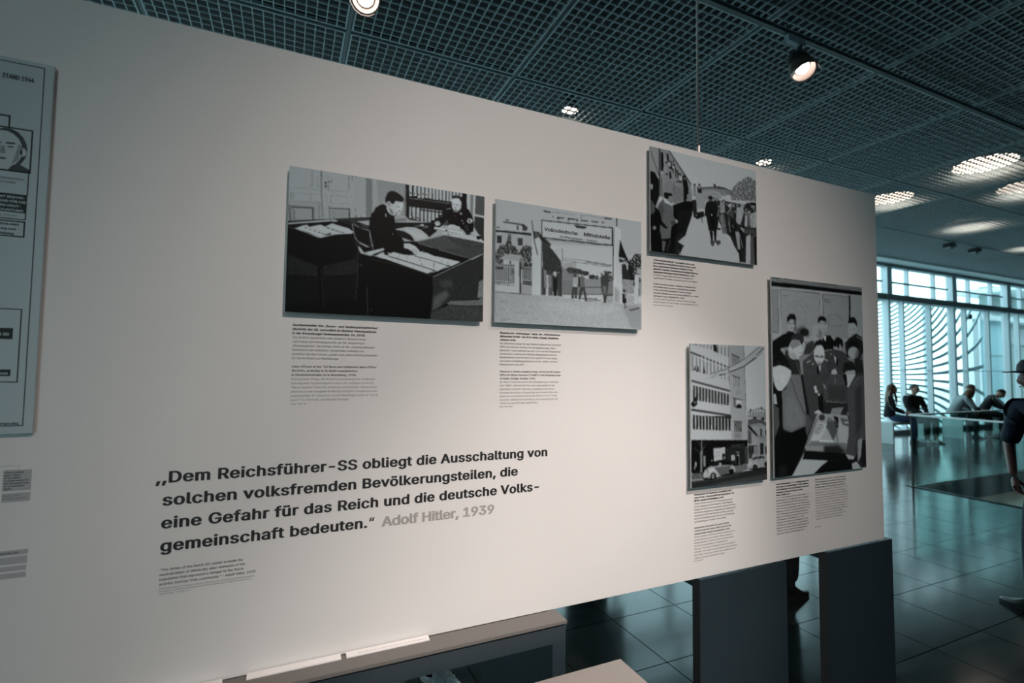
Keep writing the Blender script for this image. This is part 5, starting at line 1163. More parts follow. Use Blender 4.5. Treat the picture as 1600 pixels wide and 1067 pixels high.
# ------------------------------------------------------------------ track and lamps
tr = thing('light_track', (-3, 2.748, 4.45), 'long blue-grey lighting track crossing under the grid ceiling', 'light track')
MB().box((0, -.018, 0), (10.85, .018, .035)).build('track_rail', m_tbar, tr)
MB().box((0, -.021, .030), (10.85, -.018, .036)).box((0, .018, .030), (10.85, .021, .036)).build('track_lip', m_grid, tr)
MB().box((10.83, -.03, -.01), (10.90, .03, .045)).build('end_cap', m_fixture, tr)
for k in range(7):
    MB().tube([(.4+k*1.58, 0, .035), (.4+k*1.58, 0, .13)], .006, 6).build('track_hanger', m_tbar, tr)
def spotlight(loc, aim, label, sc_=1.3):
    o = thing('track_spotlight', (loc[0], loc[1], loc[2]-.001), label, 'spotlight', group='track spotlights')
    MB().box((-.10, -.020, -.045), (.06, .020, 0)).build('adapter', m_frame_d, o, bevel=.003)
    MB().tube([(0.02, 0, -.045), (0.02, 0, -.09)], .010, 8).build('stem', m_fixture, o)
    o.scale = (sc_, sc_, sc_)
    d = Vector(aim).normalized()
    c = Vector((.02, 0, -.16))
    s_ = d.orthogonal().normalized()
    MB().tube([c+Vector((0, 0, .07)), c+s_*.075+Vector((0, 0, .04)), c+s_*.078], .006, 6).tube([c+Vector((0, 0, .07)), c-s_*.075+Vector((0, 0, .04)), c-s_*.078], .006, 6).build('yoke', m_fixture, o)
    MB().tube([c-d*.10, c-d*.085, c-d*.02, c+d*.06], [.035, .055, .066, .072], 20).build('lamp_housing', m_fixture, o, smooth=True)
    # flared reflector with glowing lens
    n = 20; u = d.orthogonal().normalized(); v = d.cross(u)
    rr = MB(); vs = []
    for rad, t in ((.045, .055), (.068, .10), (.073, .115), (.076, .112), (.073, .058)):
        vs += [tuple(c+d*t+(u*math.cos(2*math.pi*j/n)+v*math.sin(2*math.pi*j/n))*rad) for j in range(n)]
    fs = [(i*n+j, i*n+(j+1) % n, (i+1)*n+(j+1) % n, (i+1)*n+j) for i in range(4) for j in range(n)]
    rr.add(vs, fs).build('reflector', m_reflector, o, smooth=True)
    MB().tube([c+d*.061, c+d*.068], .042, 20).build('lamp_lens', m_glow2, o)
    # hood flap
    fl = MB()
    vs = []
    for t, k_ in ((.11, .078), (.19, .082)):
        vs += [tuple(c+d*t+(u*math.cos(a)+v*math.sin(a))*k_) for a in [math.pi*.15*j for j in range(-3, 4)]]
    vs += [tuple(Vector(p)+d*.0+(Vector(p)-c-d*(Vector(p)-c).dot(d)).normalized()*.003) for p in vs]
    fs = []
    for j in range(6):
        fs += [(j, j+1, 8+j, 7+j), (14+j, 21+j, 22+j, 15+j)]
        fs += [(j, 14+j, 15+j, j+1), (7+j, 8+j, 22+j, 21+j)]
    fs += [(0, 7, 21, 14), (6, 20, 27, 13)]
    fl.add(vs, fs).build('hood', m_reflector, o, smooth=True)
    return o
spotlight((3.84, 2.748, 4.45), (-.35, -.50, -.80), 'lit track spotlight hanging from the track at upper right')
spotlight((.40, 3.53, 4.45), (-.1, -.75, -.55), 'lit track spotlight cut by the top edge of the photo')
t2 = thing('light_track', (-3, 3.53, 4.45), 'second lighting track farther back, hidden mostly above the frame', 'light track')
MB().box((2.9, -.018, 0), (3.9, .018, .035)).build('track_rail', m_tbar, t2)
spotlight((1.88, -.954, 4.45), (-.224, .514, -.827), 'track spotlight above the visitor side, aimed at the panel', 1.0)
spotlight((.983, -2.842, 4.45), (.024, .806, -.591), 'added unseen spotlight housing for the fill light, farther back on the visitor side', 1.0)  # housing added out of view to go with the fill light
spotlight((-1.03, -2.842, 4.45), (.17, .82, -.55), 'added unseen spotlight housing for the wash light, left end of the visitor side', 1.0)  # housing added out of view to go with the wash light
t4 = thing('light_track', (-3, -2.842, 4.45), 'rearmost lighting track above the visitor side, carrying the added spotlights', 'light track')
MB().box((0, -.018, 0), (9, .018, .035)).build('track_rail', m_tbar, t4)
t3 = thing('light_track', (-3, -.954, 4.45), 'lighting track above the visitor side of the panel', 'light track')
MB().box((0, -.018, 0), (9, .018, .035)).build('track_rail', m_tbar, t3)

# round downlights recessed above the grid
DL = [(9.07, 3.66, .36, 'bright round downlight above the grid, nearest of the four at right'),
      (10.75, 3.86, .32, 'bright round downlight above the grid at the right edge of the photo'),
      (9.45, 5.10, .32, 'round downlight above the grid, just right of the panel top corner'),
      (12.35, 5.26, .36, 'round downlight above the grid, farthest in the middle of the row'),
      (15.6, 5.55, .32, 'small far downlight above the grid near the windows'),
      (6.20, 4.98, .10, 'downlight glimpsed over the panel top beside the railway photograph'),
      (2.92, 4.92, .09, 'downlight glimpsed over the panel top left of the steel rod')]
for x, y, r_, lab in DL:
    o = thing('ceiling_downlight', (x, y, HC+.10), lab, 'ceiling light', group='downlights above the grid')
    MB().tube([(0, 0, 0), (0, 0, .004)], r_, 28).build('diffuser', m_glow, o)
    MB().tube([(0, 0, .005), (0, 0, .12), (0, 0, .30)], [r_*1.04, r_*.9, r_*.5], 28).build('lamp_housing', m_fixture, o, smooth=True)
for x, y, lab in ((13.48, 6.11, 'small black sensor box under the ceiling, left one'), (14.55, 6.11, 'small black sensor box under the ceiling, right one')):
    o = thing('ceiling_sensor', (x, y, HC-.10), lab, 'sensor')
    MB().box((-.09, -.09, 0), (.09, .09, .09)).build('sensor_body', m_fixture, o, bevel=.01)
    MB().tube([(.03, -.03, 0), (.03, -.03, -.03)], .03, 10).build('sensor_eye', m_fixture, o)

# ------------------------------------------------------------------ balustrade round the stair opening
gl = thing('glass_balustrade', (HX0, HY1, 0), 'green glass balustrade with flat steel handrail round the stair opening', 'railing')
def gpane(a, b_):
    MB().box(a, b_).build('glass_pane', m_rail_glass, gl)
for k in range(3):
    gpane((.04+k*1.5, .03, -.05), (.04+k*1.5+1.49, .045, 1.02))
for k in range(3):
    gpane((.03, -.01-(k+1)*1.5+.01, -.05), (.045, -.01-k*1.5, 1.02))
MB().box((0.012, .012, 1.02), (4.7, .062, 1.042)).build('handrail', m_chrome, gl, bevel=.003)
MB().box((0.012, -4.6, 1.02), (.062, .012, 1.042)).build('handrail', m_chrome, gl, bevel=.003)
MB().box((0.0, .02, -.06), (4.7, .055, 0.012)).build('base_shoe', m_fixture, gl)
MB().box((0.02, -4.6, -.06), (.055, .02, 0.012)).build('base_shoe', m_fixture, gl)
MB().box((1.525, .028, 0), (1.545, .048, 1.02)).build('glass_joint', m_fixture, gl)
MB().box((.028, .028, 0), (.048, .048, 1.02)).build('glass_joint', m_fixture, gl)

# ------------------------------------------------------------------ benches
def bench(x, y, L, label):
    o = thing('bench', (x, y, 0), label, 'bench', group='white benches by the windows')
    MB().box((0, 0, 0), (.05, .44, .43)).build('end_panel', m_white, o, bevel=.003)
    MB().box((L-.05, 0, 0), (L, .44, .43)).build('end_panel', m_white, o, bevel=.003)
    MB().box((0, 0, .43), (L, .44, .48)).build('seat', m_white, o, bevel=.003)
bench(12.68, 6.93, 1.75, 'white bench by the windows at left, two people seated on it')
bench(15.50, 6.88, 2.4, 'white bench behind the glass balustrade, three people seated on it')

# ------------------------------------------------------------------ people
def skin_mesh(name, verts, edges, radii, mat, parent, levels=1, root=0, extra=None):
    me = bpy.data.meshes.new(name)
    me.from_pydata([tuple(v) for v in verts], edges, [])
    o = bpy.data.objects.new(name, me); COL.objects.link(o)
    sk = o.modifiers.new('skin', 'SKIN')
    sk.branch_smoothing = .6
    sv = me.skin_vertices[0].data
    for i, r_ in enumerate(radii):
        sv[i].radius = (r_, r_) if not isinstance(r_, (tuple, list)) else r_
        sv[i].use_root = (i == root)
    sb = o.modifiers.new('sub', 'SUBSURF'); sb.levels = levels; sb.render_levels = levels
    bpy.context.view_layer.update()
    res = bpy.data.meshes.new_from_object(o.evaluated_get(bpy.context.evaluated_depsgraph_get()))
    bpy.data.objects.remove(o); bpy.data.meshes.remove(me)
    if extra:
        bm = bmesh.new(); bm.from_mesh(res)
        for e in extra:
            bm.from_mesh(e)
        bm.to_mesh(res); bm.free()
    for p in res.polygons: p.use_smooth = True
    res.materials.clear(); res.materials.append(mat); res.name = name
    return link(name, res, parent)

def hand_mesh(wrist, direction, palm_n, curl=.5, side=1, s=1.0):
    d = Vector(direction).normalized(); n = Vector(palm_n).normalized(); n = (n-d*n.dot(d)).normalized()
    t = d.cross(n)*side          # thumb side
    w_ = Vector(wrist)
    vs = [w_, w_+d*.045*s, w_+d*.085*s]; es = [(0, 1), (1, 2)]; rs = [(.020*s, .026*s), (.022*s, .034*s), (.018*s, .034*s)]
    for k, (off, ln) in enumerate(((.028, .068), (.010, .078), (-.009, .072), (-.027, .056))):
        base = w_+d*.085*s+t*off*s
        dirn = (d*math.cos(curl*.5)+n*math.sin(curl*.5)).normalized()
        d2 = (d*math.cos(curl*1.4)+n*math.sin(curl*1.4)).normalized()
        p1 = base+dirn*ln*.5*s; p2 = p1+d2*ln*.5*s
        i = len(vs); vs += [base, p1, p2]; es += [(2, i), (i, i+1), (i+1, i+2)]; rs += [.0095*s, .0085*s, .0065*s]
    i = len(vs)
    b1 = w_+d*.03*s+t*.030*s
    b2 = b1+(d*.6+t*.6+n*.3).normalized()*.035*s; b3 = b2+(d*.9+n*.35).normalized()*.030*s
    vs += [b1, b2, b3]; es += [(1, i), (i, i+1), (i+1, i+2)]; rs += [.012*s, .0105*s, .008*s]
    me = bpy.data.meshes.new('h'); me.from_pydata([tuple(v) for v in vs], es, [])
    o = bpy.data.objects.new('h', me); COL.objects.link(o)
    o.modifiers.new('skin', 'SKIN')
    for k, r_ in enumerate(rs):
        me.skin_vertices[0].data[k].radius = (r_, r_) if not isinstance(r_, tuple) else r_
        me.skin_vertices[0].data[k].use_root = (k == 0)
    sb = o.modifiers.new('sub', 'SUBSURF'); sb.levels = 1
    bpy.context.view_layer.update()
    res = bpy.data.meshes.new_from_object(o.evaluated_get(bpy.context.evaluated_depsgraph_get()))
    bpy.data.objects.remove(o); bpy.data.meshes.remove(me)
    return res

def head_mesh(c, face, up_, s=1.0):
    """ellipsoid skull narrowed to a jaw, with nose, lips, brow, eye sockets and ears; returns mesh"""
    f = Vector(face).normalized(); u = Vector(up_).normalized(); u = (u-f*u.dot(f)).normalized(); l = u.cross(f)
    c = Vector(c)
    bm = bmesh.new()
    bmesh.ops.create_uvsphere(bm, u_segments=28, v_segments=22, radius=1)
    for v in bm.verts:
        x, y, z = v.co      # x = forward, y = left, z = up
        wx, wy, wz = .098, .077, .118
        k = 1-.30*max(0, -z)**1.3
        X = x*wx*(1-.10*max(0, -z)) ; Y = y*wy*k; Z = z*wz
        if x < 0 and z < -.1: X *= 1-.45*min(1, -z*1.1)     # nape
        if x > .3:
            X += .004*math.exp(-((z-.16)/.12)**2)            # brow
            for sd in (-1, 1):
                X -= .012*math.exp(-((Y-sd*.030)/.015)**2-((Z-.004)/.014)**2)     # sockets
            X += .024*math.exp(-(Y/.011)**2-((Z+.026)/.017)**2)+.010*math.exp(-(Y/.008)**2-((Z-.002)/.020)**2)   # nose
            X += .006*math.exp(-(Y/.022)**2-((Z+.058)/.008)**2)    # lips
            X += .008*math.exp(-(Y/.020)**2-((Z+.092)/.014)**2)    # chin
        v.co = c+(f*X+l*Y+u*Z)*s
    me = bpy.data.meshes.new('head'); bm.to_mesh(me); bm.free()
    e = MB()
    for sd in (-1, 1):
        R3 = Matrix((f, l, u)).transposed()
        e.ball(c+(l*sd*.078-f*.008-u*.006)*s, (.017*s, .008*s, .031*s), 10, 8, R3)
    em = bpy.data.meshes.new('ears'); em.from_pydata(e.v, [], e.f)
    bm = bmesh.new(); bm.from_mesh(me); bm.from_mesh(em); bmesh.ops.recalc_face_normals(bm, faces=bm.faces); bm.to_mesh(me); bm.free()
    return me, f, u, l

def hair_mesh(c, f, u, l, s, style, mat, parent):
    c = Vector(c)
    bm = bmesh.new()
    bmesh.ops.create_uvsphere(bm, u_segments=24, v_segments=18, radius=1)
    kill = []
    for v in bm.verts:
        x, y, z = v.co
        X, Y, Z = x*.108, y*.088, z*.129
        low = -.15 if x < -.2 else (.12 if x < .45 else .52)
        if style == 'long':
            low = -.9 if x < -.05 else (.0 if x < .35 else .5)
        if z < low: kill.append(v)
        v.co = c+(f*(X-.006)+l*Y+u*(Z+.006)+Vector((random.uniform(-.002, .002),)*3))*s
    bmesh.ops.delete(bm, geom=kill, context='VERTS')
    g = bmesh.ops.solidify(bm, geom=bm.faces[:], thickness=.008*s)
    bmesh.ops.recalc_face_normals(bm, faces=bm.faces)
    me = bpy.data.meshes.new('hair'); bm.to_mesh(me); bm.free()
    if style == 'long':
        m2 = MB()
        for sd in (-1, -.55, -.1, .35, .8):
            p0 = c+(l*sd*.075-f*.05)*s
            sway = random.uniform(-.01, .01)
            m2.tube([p0, p0-u*.12*s-f*.03*s+l*sway, Vector((p0.x, p0.y, p0.z-.25))-f*.05*s, Vector((p0.x, p0.y, p0.z-.38))-f*.045*s], [.036*s, .040*s, .034*s, .012*s], 8)
        for sd in (-1, 1):
            p0 = c+(l*sd*.082+f*.01)*s
            m2.tube([p0+u*.04*s, p0-u*.08*s, Vector((p0.x, p0.y, p0.z-.20))+f*.03*s, Vector((p0.x, p0.y, p0.z-.34))+f*.035*s], [.018*s, .024*s, .026*s, .010*s], 8)
        e2 = bpy.data.meshes.new('h2'); e2.from_pydata(m2.v, [], m2.f)
        bm = bmesh.new(); bm.from_mesh(me); bm.from_mesh(e2); bm.to_mesh(me); bm.free()
    for p in me.polygons: p.use_smooth = True
    me.materials.append(mat)
    return link('hair', me, parent)

def shoe(parent, ankle, d, mat, solemat, s=1.0, lace=None):
    """low shoe: sole, upper with collar"""
    d = Vector((d[0], d[1], 0)).normalized(); sd = Vector((-d.y, d.x, 0))
    a = Vector((ankle[0], ankle[1], 0))
    heel, toe = -.075*s, .205*s
    n = 24; outl = []
    for i in range(n):
        t = 2*math.pi*i/n
        x = (heel+toe)/2+(toe-heel)/2*math.cos(t)
        wdt = .046*s*(1 if x > .04 else .82)
        outl.append((x, wdt*math.sin(t)*(1-.12*max(0, math.cos(t))**6)))
    vs, fs = [], []
    layers = [(0, 1.0, 0), (.022*s, 1.03, 0)]
    for z, k, _ in layers:
        vs += [tuple(a+d*(x*k)+sd*(y*k)+Vector((0, 0, z))) for x, y in outl]
    fs = [tuple(range(n))[::-1], tuple(range(n, 2*n))]+[(i, (i+1) % n, n+(i+1) % n, n+i) for i in range(n)]
    MB().add(vs, fs).build('sole', solemat, parent)
    vs = []; L = 7
    for q_ in range(L):
        f_ = q_/(L-1)
        for x, y in outl:
            # top profile: high at the ankle, low at the toe
            top = .105*s if x < .03*s else .105*s-(x-.03*s)*.42
            top = max(top, .045*s)
            shrink = 1-.28*f_**2
            xc = x if f_ < .5 else x*(1-.25*(f_-.5)*2)+(-.0)*f_
            xc = x+( .0-x)*.38*f_**2.2 if x > .03 else x*(1-.25*f_**2)
            vs.append(tuple(a+d*xc+sd*(y*shrink)+Vector((0, 0, .022*s+(top-.022*s)*f_))))
    fs = [(q_*n+i, q_*n+(i+1) % n, (q_+1)*n+(i+1) % n, (q_+1)*n+i) for q_ in range(L-1) for i in range(n)]
    fs.append(tuple(range((L-1)*n, L*n)))
    up_o = MB().add(vs, fs).build('shoe', mat, parent, smooth=True)
    if lace:
        lb = MB()
        for k in range(4):
            xx = .045*s+k*.022*s; zz = .104*s-k*.011*s
            lb.tube([a+d*xx-sd*.018*s+Vector((0, 0, zz)), a+d*(xx+.006*s)+Vector((0, 0, zz+.007*s)), a+d*xx+sd*.018*s+Vector((0, 0, zz))], .0032*s, 6)
            lb.tube([a+d*xx-sd*.018*s+Vector((0, 0, zz)), a+d*(xx+.014*s)+Vector((0, 0, zz+.005*s)), a+d*(xx+.022*s)+sd*.018*s+Vector((0, 0, zz-.010*s))], .0028*s, 6)
        lb.build('lace', lace, up_o)
    return up_o

def person(loc, heading, J, label, top, trousers, hairc, skin=None, hat=None, style='short', shoes_m=None, sole_m=None, group=None,
           lace=None, sleeve=1.0, face_dir=None, head_up=(0, 0, 1), s=1.0, stripe=None, bulk=1.0):
    """J: joints in local frame (x forward, y left, z up)"""
    skin = skin or m_skin
    o = thing('person', loc, label, 'person', rz=heading, group=group)
    V_ = lambda k: Vector(J[k])
    hd = V_('head'); fd = Vector(face_dir) if face_dir else Vector((1, 0, 0))
    # one continuous body: trunk, neck, limbs
    B_ = dict(J)
    for S_ in 'LR':
        dd = Vector((J['t'+S_][0]-J['a'+S_][0], J['t'+S_][1]-J['a'+S_][1], 0)).normalized()*.06
        B_['t'+S_] = (J['a'+S_][0]+dd.x, J['a'+S_][1]+dd.y, .05)
    names = ['pelvis', 'waist', 'chest', 'neck', 'head', 'sL', 'eL', 'wL', 'sR', 'eR', 'wR', 'hL', 'kL', 'aL', 'tL', 'hR', 'kR', 'aR', 'tR']
    edges = [('pelvis', 'waist'), ('waist', 'chest'), ('chest', 'neck'), ('neck', 'head'), ('chest', 'sL'), ('sL', 'eL'), ('eL', 'wL'), ('chest', 'sR'), ('sR', 'eR'), ('eR', 'wR'),
             ('pelvis', 'hL'), ('hL', 'kL'), ('kL', 'aL'), ('aL', 'tL'), ('pelvis', 'hR'), ('hR', 'kR'), ('kR', 'aR'), ('aR', 'tR')]
    rad = dict(pelvis=.060, waist=.065, chest=.070, neck=.052, head=.055, sL=.038, eL=.036, wL=.025, sR=.038, eR=.036, wR=.025,
               hL=.045, kL=.040, aL=.030, tL=.020, hR=.045, kR=.040, aR=.030, tR=.020)
    ix = {n_: i for i, n_ in enumerate(names)}
    hm, f, u, l = head_mesh(hd, fd, head_up, s)
    extra = [hm]
    for S_, sg in (('L', 1), ('R', -1)):
        wdir = (V_('w'+S_)-V_('e'+S_)).normalized()
        hdir = Vector(J.get('hd'+S_, tuple(wdir)))
        extra.append(hand_mesh(V_('w'+S_), hdir, J.get('pn'+S_, (0, -sg, -.3)), .7, sg, s))
    skin_mesh('body', [B_[n_] for n_ in names], [(ix[a], ix[b_]) for a, b_ in edges], [rad[n_] for n_ in names], skin, o, 1, 0, extra)
    # clothing
    tn = ['waist', 'chest', 'neckb', 'sL', 'eL', 'cL', 'sR', 'eR', 'cR', 'hem']
    P = {k: V_(k) for k in ('waist', 'chest', 'sL', 'eL', 'sR', 'eR')}
    P['neckb'] = V_('chest').lerp(V_('neck'), .95)
    P['hem'] = V_('waist').lerp(V_('pelvis'), 1.15)
    for S_ in 'LR':
        P['c'+S_] = V_('e'+S_).lerp(V_('w'+S_), .92) if sleeve >= 1 else V_('s'+S_).lerp(V_('e'+S_), 1.03)
        if sleeve < 1:
            P['e'+S_] = V_('s'+S_).lerp(V_('e'+S_), .62)
    te = [('waist', 'chest'), ('chest', 'neckb'), ('chest', 'sL'), ('sL', 'eL'), ('eL', 'cL'), ('chest', 'sR'), ('sR', 'eR'), ('eR', 'cR'), ('waist', 'hem')]
    tr_ = dict(waist=.132*bulk, chest=.145*bulk, neckb=.072, sL=.084, eL=.062, cL=.044 if sleeve >= 1 else .060, sR=.084, eR=.062, cR=.044 if sleeve >= 1 else .060, hem=.142*bulk)
    ti = {n_: i for i, n_ in enumerate(tn)}
    yk = MB()
    for S_ in 'LR':
        yk.tube([P['chest'].lerp(P['neckb'], .45), P['s'+S_].lerp(P['chest'], .25)+Vector((0, 0, .01)), P['s'+S_], P['s'+S_].lerp(V_('e'+S_), .3), P['s'+S_].lerp(V_('e'+S_), .6)], [.060, .068, .064, .070, .062], 14)
    ym = bpy.data.meshes.new('yoke'); ym.from_pydata(yk.v, [], yk.f)
    topo = skin_mesh('jacket' if sleeve >= 1 else 'shirt', [P[n_] for n_ in tn], [(ti[a], ti[b_]) for a, b_ in te], [tr_[n_] for n_ in tn], top, o, 2, 0, [ym] if sleeve < 1 else None)
    pn = ['pelvis', 'hL', 'kL', 'cL', 'hR', 'kR', 'cR', 'w']
    Q = {k: V_(k) for k in ('pelvis', 'hL', 'kL', 'hR', 'kR')}
    Q['w'] = V_('pelvis').lerp(V_('waist'), .5)
    for S_ in 'LR':
        Q['c'+S_] = V_('k'+S_).lerp(V_('a'+S_), .96)
    pe = [('pelvis', 'hL'), ('hL', 'kL'), ('kL', 'cL'), ('pelvis', 'hR'), ('hR', 'kR'), ('kR', 'cR'), ('pelvis', 'w')]
    pr = dict(pelvis=.125, hL=.095, kL=.074, cL=.068, hR=.095, kR=.074, cR=.068, w=.125)
    pi_ = {n_: i for i, n_ in enumerate(pn)}
    skin_mesh('trousers', [Q[n_] for n_ in pn], [(pi_[a], pi_[b_]) for a, b_ in pe], [pr[n_] for n_ in pn], trousers, o, 2, 0)
    for S_ in 'LR':
        a = V_('a'+S_); t_ = V_('t'+S_)
        MB().tube([a+Vector((0, 0, -.04)), a+Vector((0, 0, .05)), a.lerp(V_('k'+S_), .35)], [.046, .042, .050], 12).build('sock', m_blk, o, smooth=True)
        shoe(o, a, (t_-a), shoes_m or m_shoe, sole_m or m_sole, 1.0, lace)
    # eyes and brows, lips
    fm = MB()
    for sd in (-1, 1):
        fm.ball(hd+(f*.0885+l*sd*.030+u*.004)*s, (.006*s, .010*s, .0045*s), 8, 6, Matrix((f, l, u)).transposed())
        fm.ball(hd+(f*.094+l*sd*.031+u*.023)*s, (.004*s, .016*s, .003*s), 8, 6, Matrix((f, l, u)).transposed())
    fm.build('eyes', m_eye, o, smooth=True)
    MB().ball(hd+(f*.0985-u*.058)*s, (.006*s, .022*s, .0055*s), 10, 6, Matrix((f, l, u)).transposed()).build('lips', m_lips, o, smooth=True)
    hair_mesh(hd, f, u, l, s, style, hairc, o)
    if hat:
        hb = MB(); n = 24; vs = []
        prof = [(.100, .035), (.104, .055), (.100, .095), (.080, .128), (.045, .140), (.0, .142)]
        for r_, z in prof:
            vs += [tuple(hd+(f*math.cos(2*math.pi*j/n)*r_*1.12+l*math.sin(2*math.pi*j/n)*r_*.95+u*z)*s) for j in range(n)]
        fs = [(i*n+j, i*n+(j+1) % n, (i+1)*n+(j+1) % n, (i+1)*n+j) for i in range(len(prof)-1) for j in range(n)]
        hb.add(vs, fs).add([tuple(hd+(f*math.cos(2*math.pi*j/n)*.108+l*math.sin(2*math.pi*j/n)*.092+u*.036)*s) for j in range(n)], [tuple(range(n))])
        cap = hb.build('cap', hat, o, smooth=True)
        bv = []
        for k in range(9):
            a = -math.pi/2+math.pi*k/8
            bv.append((math.cos(a), math.sin(a)))
        vs = []
        for dz in (0, .005):
            vs += [tuple(hd+(f*(.075)+l*y*.078+u*(.040+dz-.0))*s) for x, y in bv]
            vs += [tuple(hd+(f*(.085+x*.105)+l*y*.082+u*(.040+dz-.012*x+.010))*s) for x, y in bv]
        fs = [(i, i+1, 10+i, 9+i) for i in range(8)]+[(18+i, 27+i, 28+i, 19+i) for i in range(8)]+[(9+i, 10+i, 28+i, 27+i) for i in range(8)]
        MB().add(vs, fs).build('brim', hat, cap, smooth=False)
    if stripe:
        for S_ in ('R', 'L'):
            a, b_ = P['s'+S_], P['e'+S_]
            n_ = Vector((0, 1 if S_ == 'L' else -1, .3)).normalized()
            MB().tube([a+n_*.080, a.lerp(b_, .5)+n_*.070, b_+n_*.060], .012, 6).build('sleeve_stripe', stripe, topo)
    return o

m_eye = M_('dark_eye', (0.02, 0.015, 0.012), .3)
m_lips = M_('lips', (0.38, 0.15, 0.12), .5)
m_shoe = M_('dark_shoe_leather', (0.02, 0.015, 0.012), .4)
m_sole = M_('dark_sole', (0.015, 0.014, 0.013), .6)
m_hair_br = M_('brown_hair', (0.10, 0.045, 0.022), .5)
m_hair_dk = M_('dark_hair', (0.018, 0.012, 0.010), .45)
m_navy = M_('navy_shirt_cloth', (0.010, 0.016, 0.038), .85, noise=(14, .5))
m_blk = M_('black_cloth', (0.008, 0.009, 0.012), .85)
m_blue = M_('blue_denim', (0.02, 0.045, 0.11), .8, noise=(30, .25))
m_dkdenim = M_('dark_denim', (0.007, 0.012, 0.028), .8, noise=(25, .35))
m_olive = M_('olive_cloth', (0.045, 0.055, 0.045), .85)
m_hood = M_('pale_grey_hood', (0.30, 0.36, 0.38), .8)
m_stripe = M_('white_stripe', (0.55, 0.58, 0.58), .7)
m_dgt = M_('dark_green_trousers', (0.02, 0.045, 0.045), .85)
m_tan = M_('tan_shoe', (0.35, 0.28, 0.22), .6)
m_cap = M_('black_cap', (0.006, 0.007, 0.010), .7)
m_snk = M_('grey_white_sneaker', (0.62, 0.64, 0.66), .55, noise=(22, .35))
m_snks = M_('pale_sneaker_sole', (0.58, 0.50, 0.46), .6)
m_lace = M_('pale_lace', (0.60, 0.56, 0.50), .7)

STAND = dict(pelvis=(0, 0, .94), waist=(.01, 0, 1.10), chest=(0, 0, 1.32), neck=(.0, 0, 1.50), head=(.03, 0, 1.63),
             sL=(0, .19, 1.42), eL=(-.02, .25, 1.13), wL=(.05, .26, .88), sR=(0, -.19, 1.42), eR=(-.02, -.25, 1.13), wR=(.05, -.26, .88),
             hL=(0, .09, .90), kL=(.02, .10, .49), aL=(0, .11, .09), tL=(.13, .13, .03), hR=(0, -.09, .90), kR=(.02, -.10, .49), aR=(0, -.11, .09), tR=(.13, -.13, .03))
def pose(base, **k):
    d = dict(base); d.update(k); return d
SIT = dict(pelvis=(-.02, 0, .60), waist=(-.03, 0, .74), chest=(0, 0, .95), neck=(.01, 0, 1.12), head=(.04, 0, 1.235),
           sL=(0, .18, 1.04), eL=(.06, .25, .79), wL=(.28, .12, .70), sR=(0, -.18, 1.04), eR=(.06, -.25, .79), wR=(.28, -.12, .70),
           hL=(.02, .09, .575), kL=(.43, .12, .555), aL=(.42, .12, .09), tL=(.56, .13, .03), hR=(.02, -.09, .575), kR=(.43, -.12, .555), aR=(.42, -.12, .09), tR=(.56, -.13, .03))

# standing man at the right edge, in profile towards the panel
person((4.80, 1.62, 0), math.radians(163), pose(STAND, head=(.06, -.03, 1.615), neck=(.02, -.01, 1.50), eR=(-.03, -.31, 1.14), wR=(.06, -.22, .91), hdR=(.2, .35, -.85), pnR=(0, 1, 0),
       aR=(.05, -.11, .09), tR=(.10, -.29, .03), kR=(.05, -.11, .49), aL=(-.05, .12, .09), tL=(.07, .16, .03)),
       'man in a black cap, navy short sleeved shirt and jeans standing at the right edge', m_navy, m_dkdenim, m_hair_dk, hat=m_cap, face_dir=(.77, -.64, 0), sleeve=.5, shoes_m=m_shoe,
       skin=M_('tanned_skin', (0.22, 0.10, 0.075), .5), bulk=1.08)
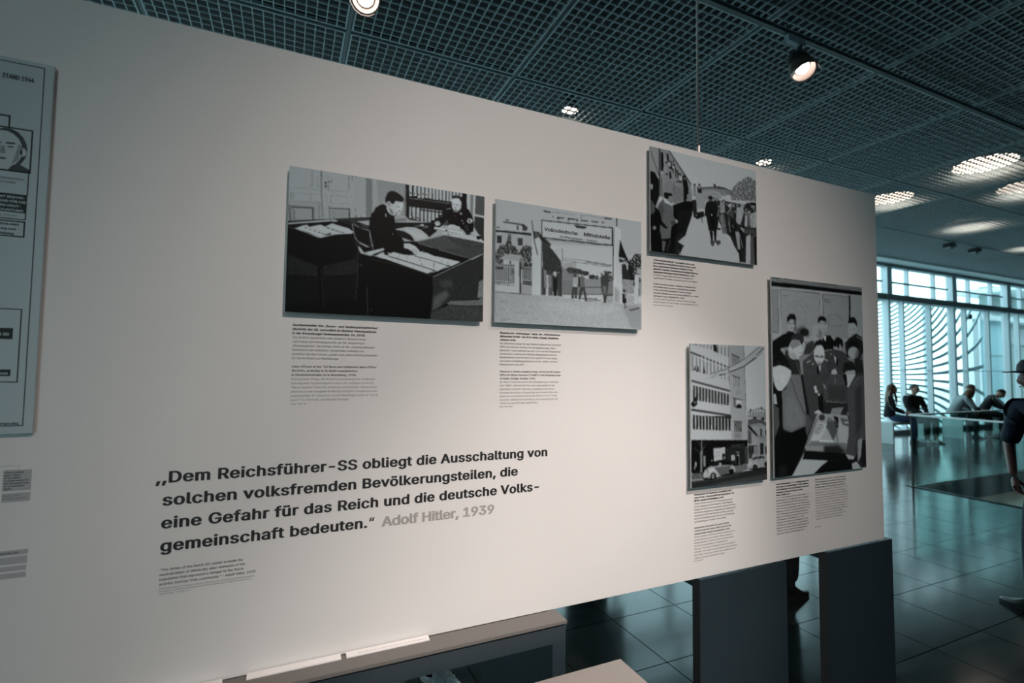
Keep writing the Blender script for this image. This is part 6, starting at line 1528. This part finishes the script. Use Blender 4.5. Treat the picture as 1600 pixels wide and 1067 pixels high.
# visitor hidden by the panel, trouser leg and dark boots visible between the plinths
person((3.37, 2.66, 0), 0.0, pose(STAND, aR=(.0, -.10, .09), tR=(.13, -.10, .03), kR=(.02, -.10, .49)),
       'visitor in dark trousers standing behind the panel, one leg showing between the two plinths', m_blk, m_blk, m_hair_dk)
# visitor behind the portal stand, grey white sneakers
person((.645, 2.63, 0), math.radians(-95), pose(STAND, aL=(-.02, .10, .09), tL=(.08, .19, .03), aR=(.02, -.09, .09), tR=(.14, -.08, .03)),
       'visitor behind the panel in black trousers and grey white sneakers', m_blk, m_blk, m_hair_dk, shoes_m=m_snk, sole_m=m_snks, lace=m_lace)
# seated group on the left bench
person((13.02, 7.16, 0), math.radians(-60), pose(SIT, head=(.04, .0, 1.235), hdL=(1, -.2, -.1), hdR=(1, .2, -.1)),
       'woman with long auburn hair and black jacket seated on the left bench', m_blk, m_blue, m_hair_br, style='long', face_dir=(.9, .45, .05))
person((13.92, 7.14, 0), math.radians(-105), pose(SIT, wL=(.30, .04, .66), wR=(.30, -.04, .68)),
       'dark haired young man in black jumper seated on the left bench facing the room', m_blk, m_dgt, m_hair_dk, face_dir=(1, .15, 0), shoes_m=m_snk, bulk=1.12)
# seated group behind the balustrade
LEAN = pose(SIT, waist=(.04, 0, .74), chest=(.17, .0, .92), neck=(.29, 0, 1.05), head=(.38, 0, 1.10), sL=(.18, .18, 1.00), sR=(.18, -.18, 1.00), eL=(.34, .24, .78), eR=(.34, -.24, .78), wL=(.48, .06, .68), wR=(.48, -.06, .68))
person((15.6, 7.12, 0), math.radians(-35), LEAN, 'brown haired visitor with pale grey hood, leaning forward at the left of the seated three', m_hood, m_dgt, m_hair_br, style='long', face_dir=(.8, 0, -.5), bulk=1.1)
person((16.32, 7.16, 0), math.radians(-60), pose(SIT, head=(.10, 0, 1.22), chest=(.04, 0, .95), neck=(.06, 0, 1.10)), 'brown haired visitor in black in the middle of the seated three', m_blk, m_blk, m_hair_br, face_dir=(.9, .25, -.35), shoes_m=m_tan)
person((17.05, 7.12, 0), math.radians(-48), LEAN, 'visitor in black track jacket with pale sleeve stripes, right of the seated three', m_blk, m_dgt, m_hair_dk, face_dir=(.8, .1, -.6), stripe=m_stripe, shoes_m=m_tan)
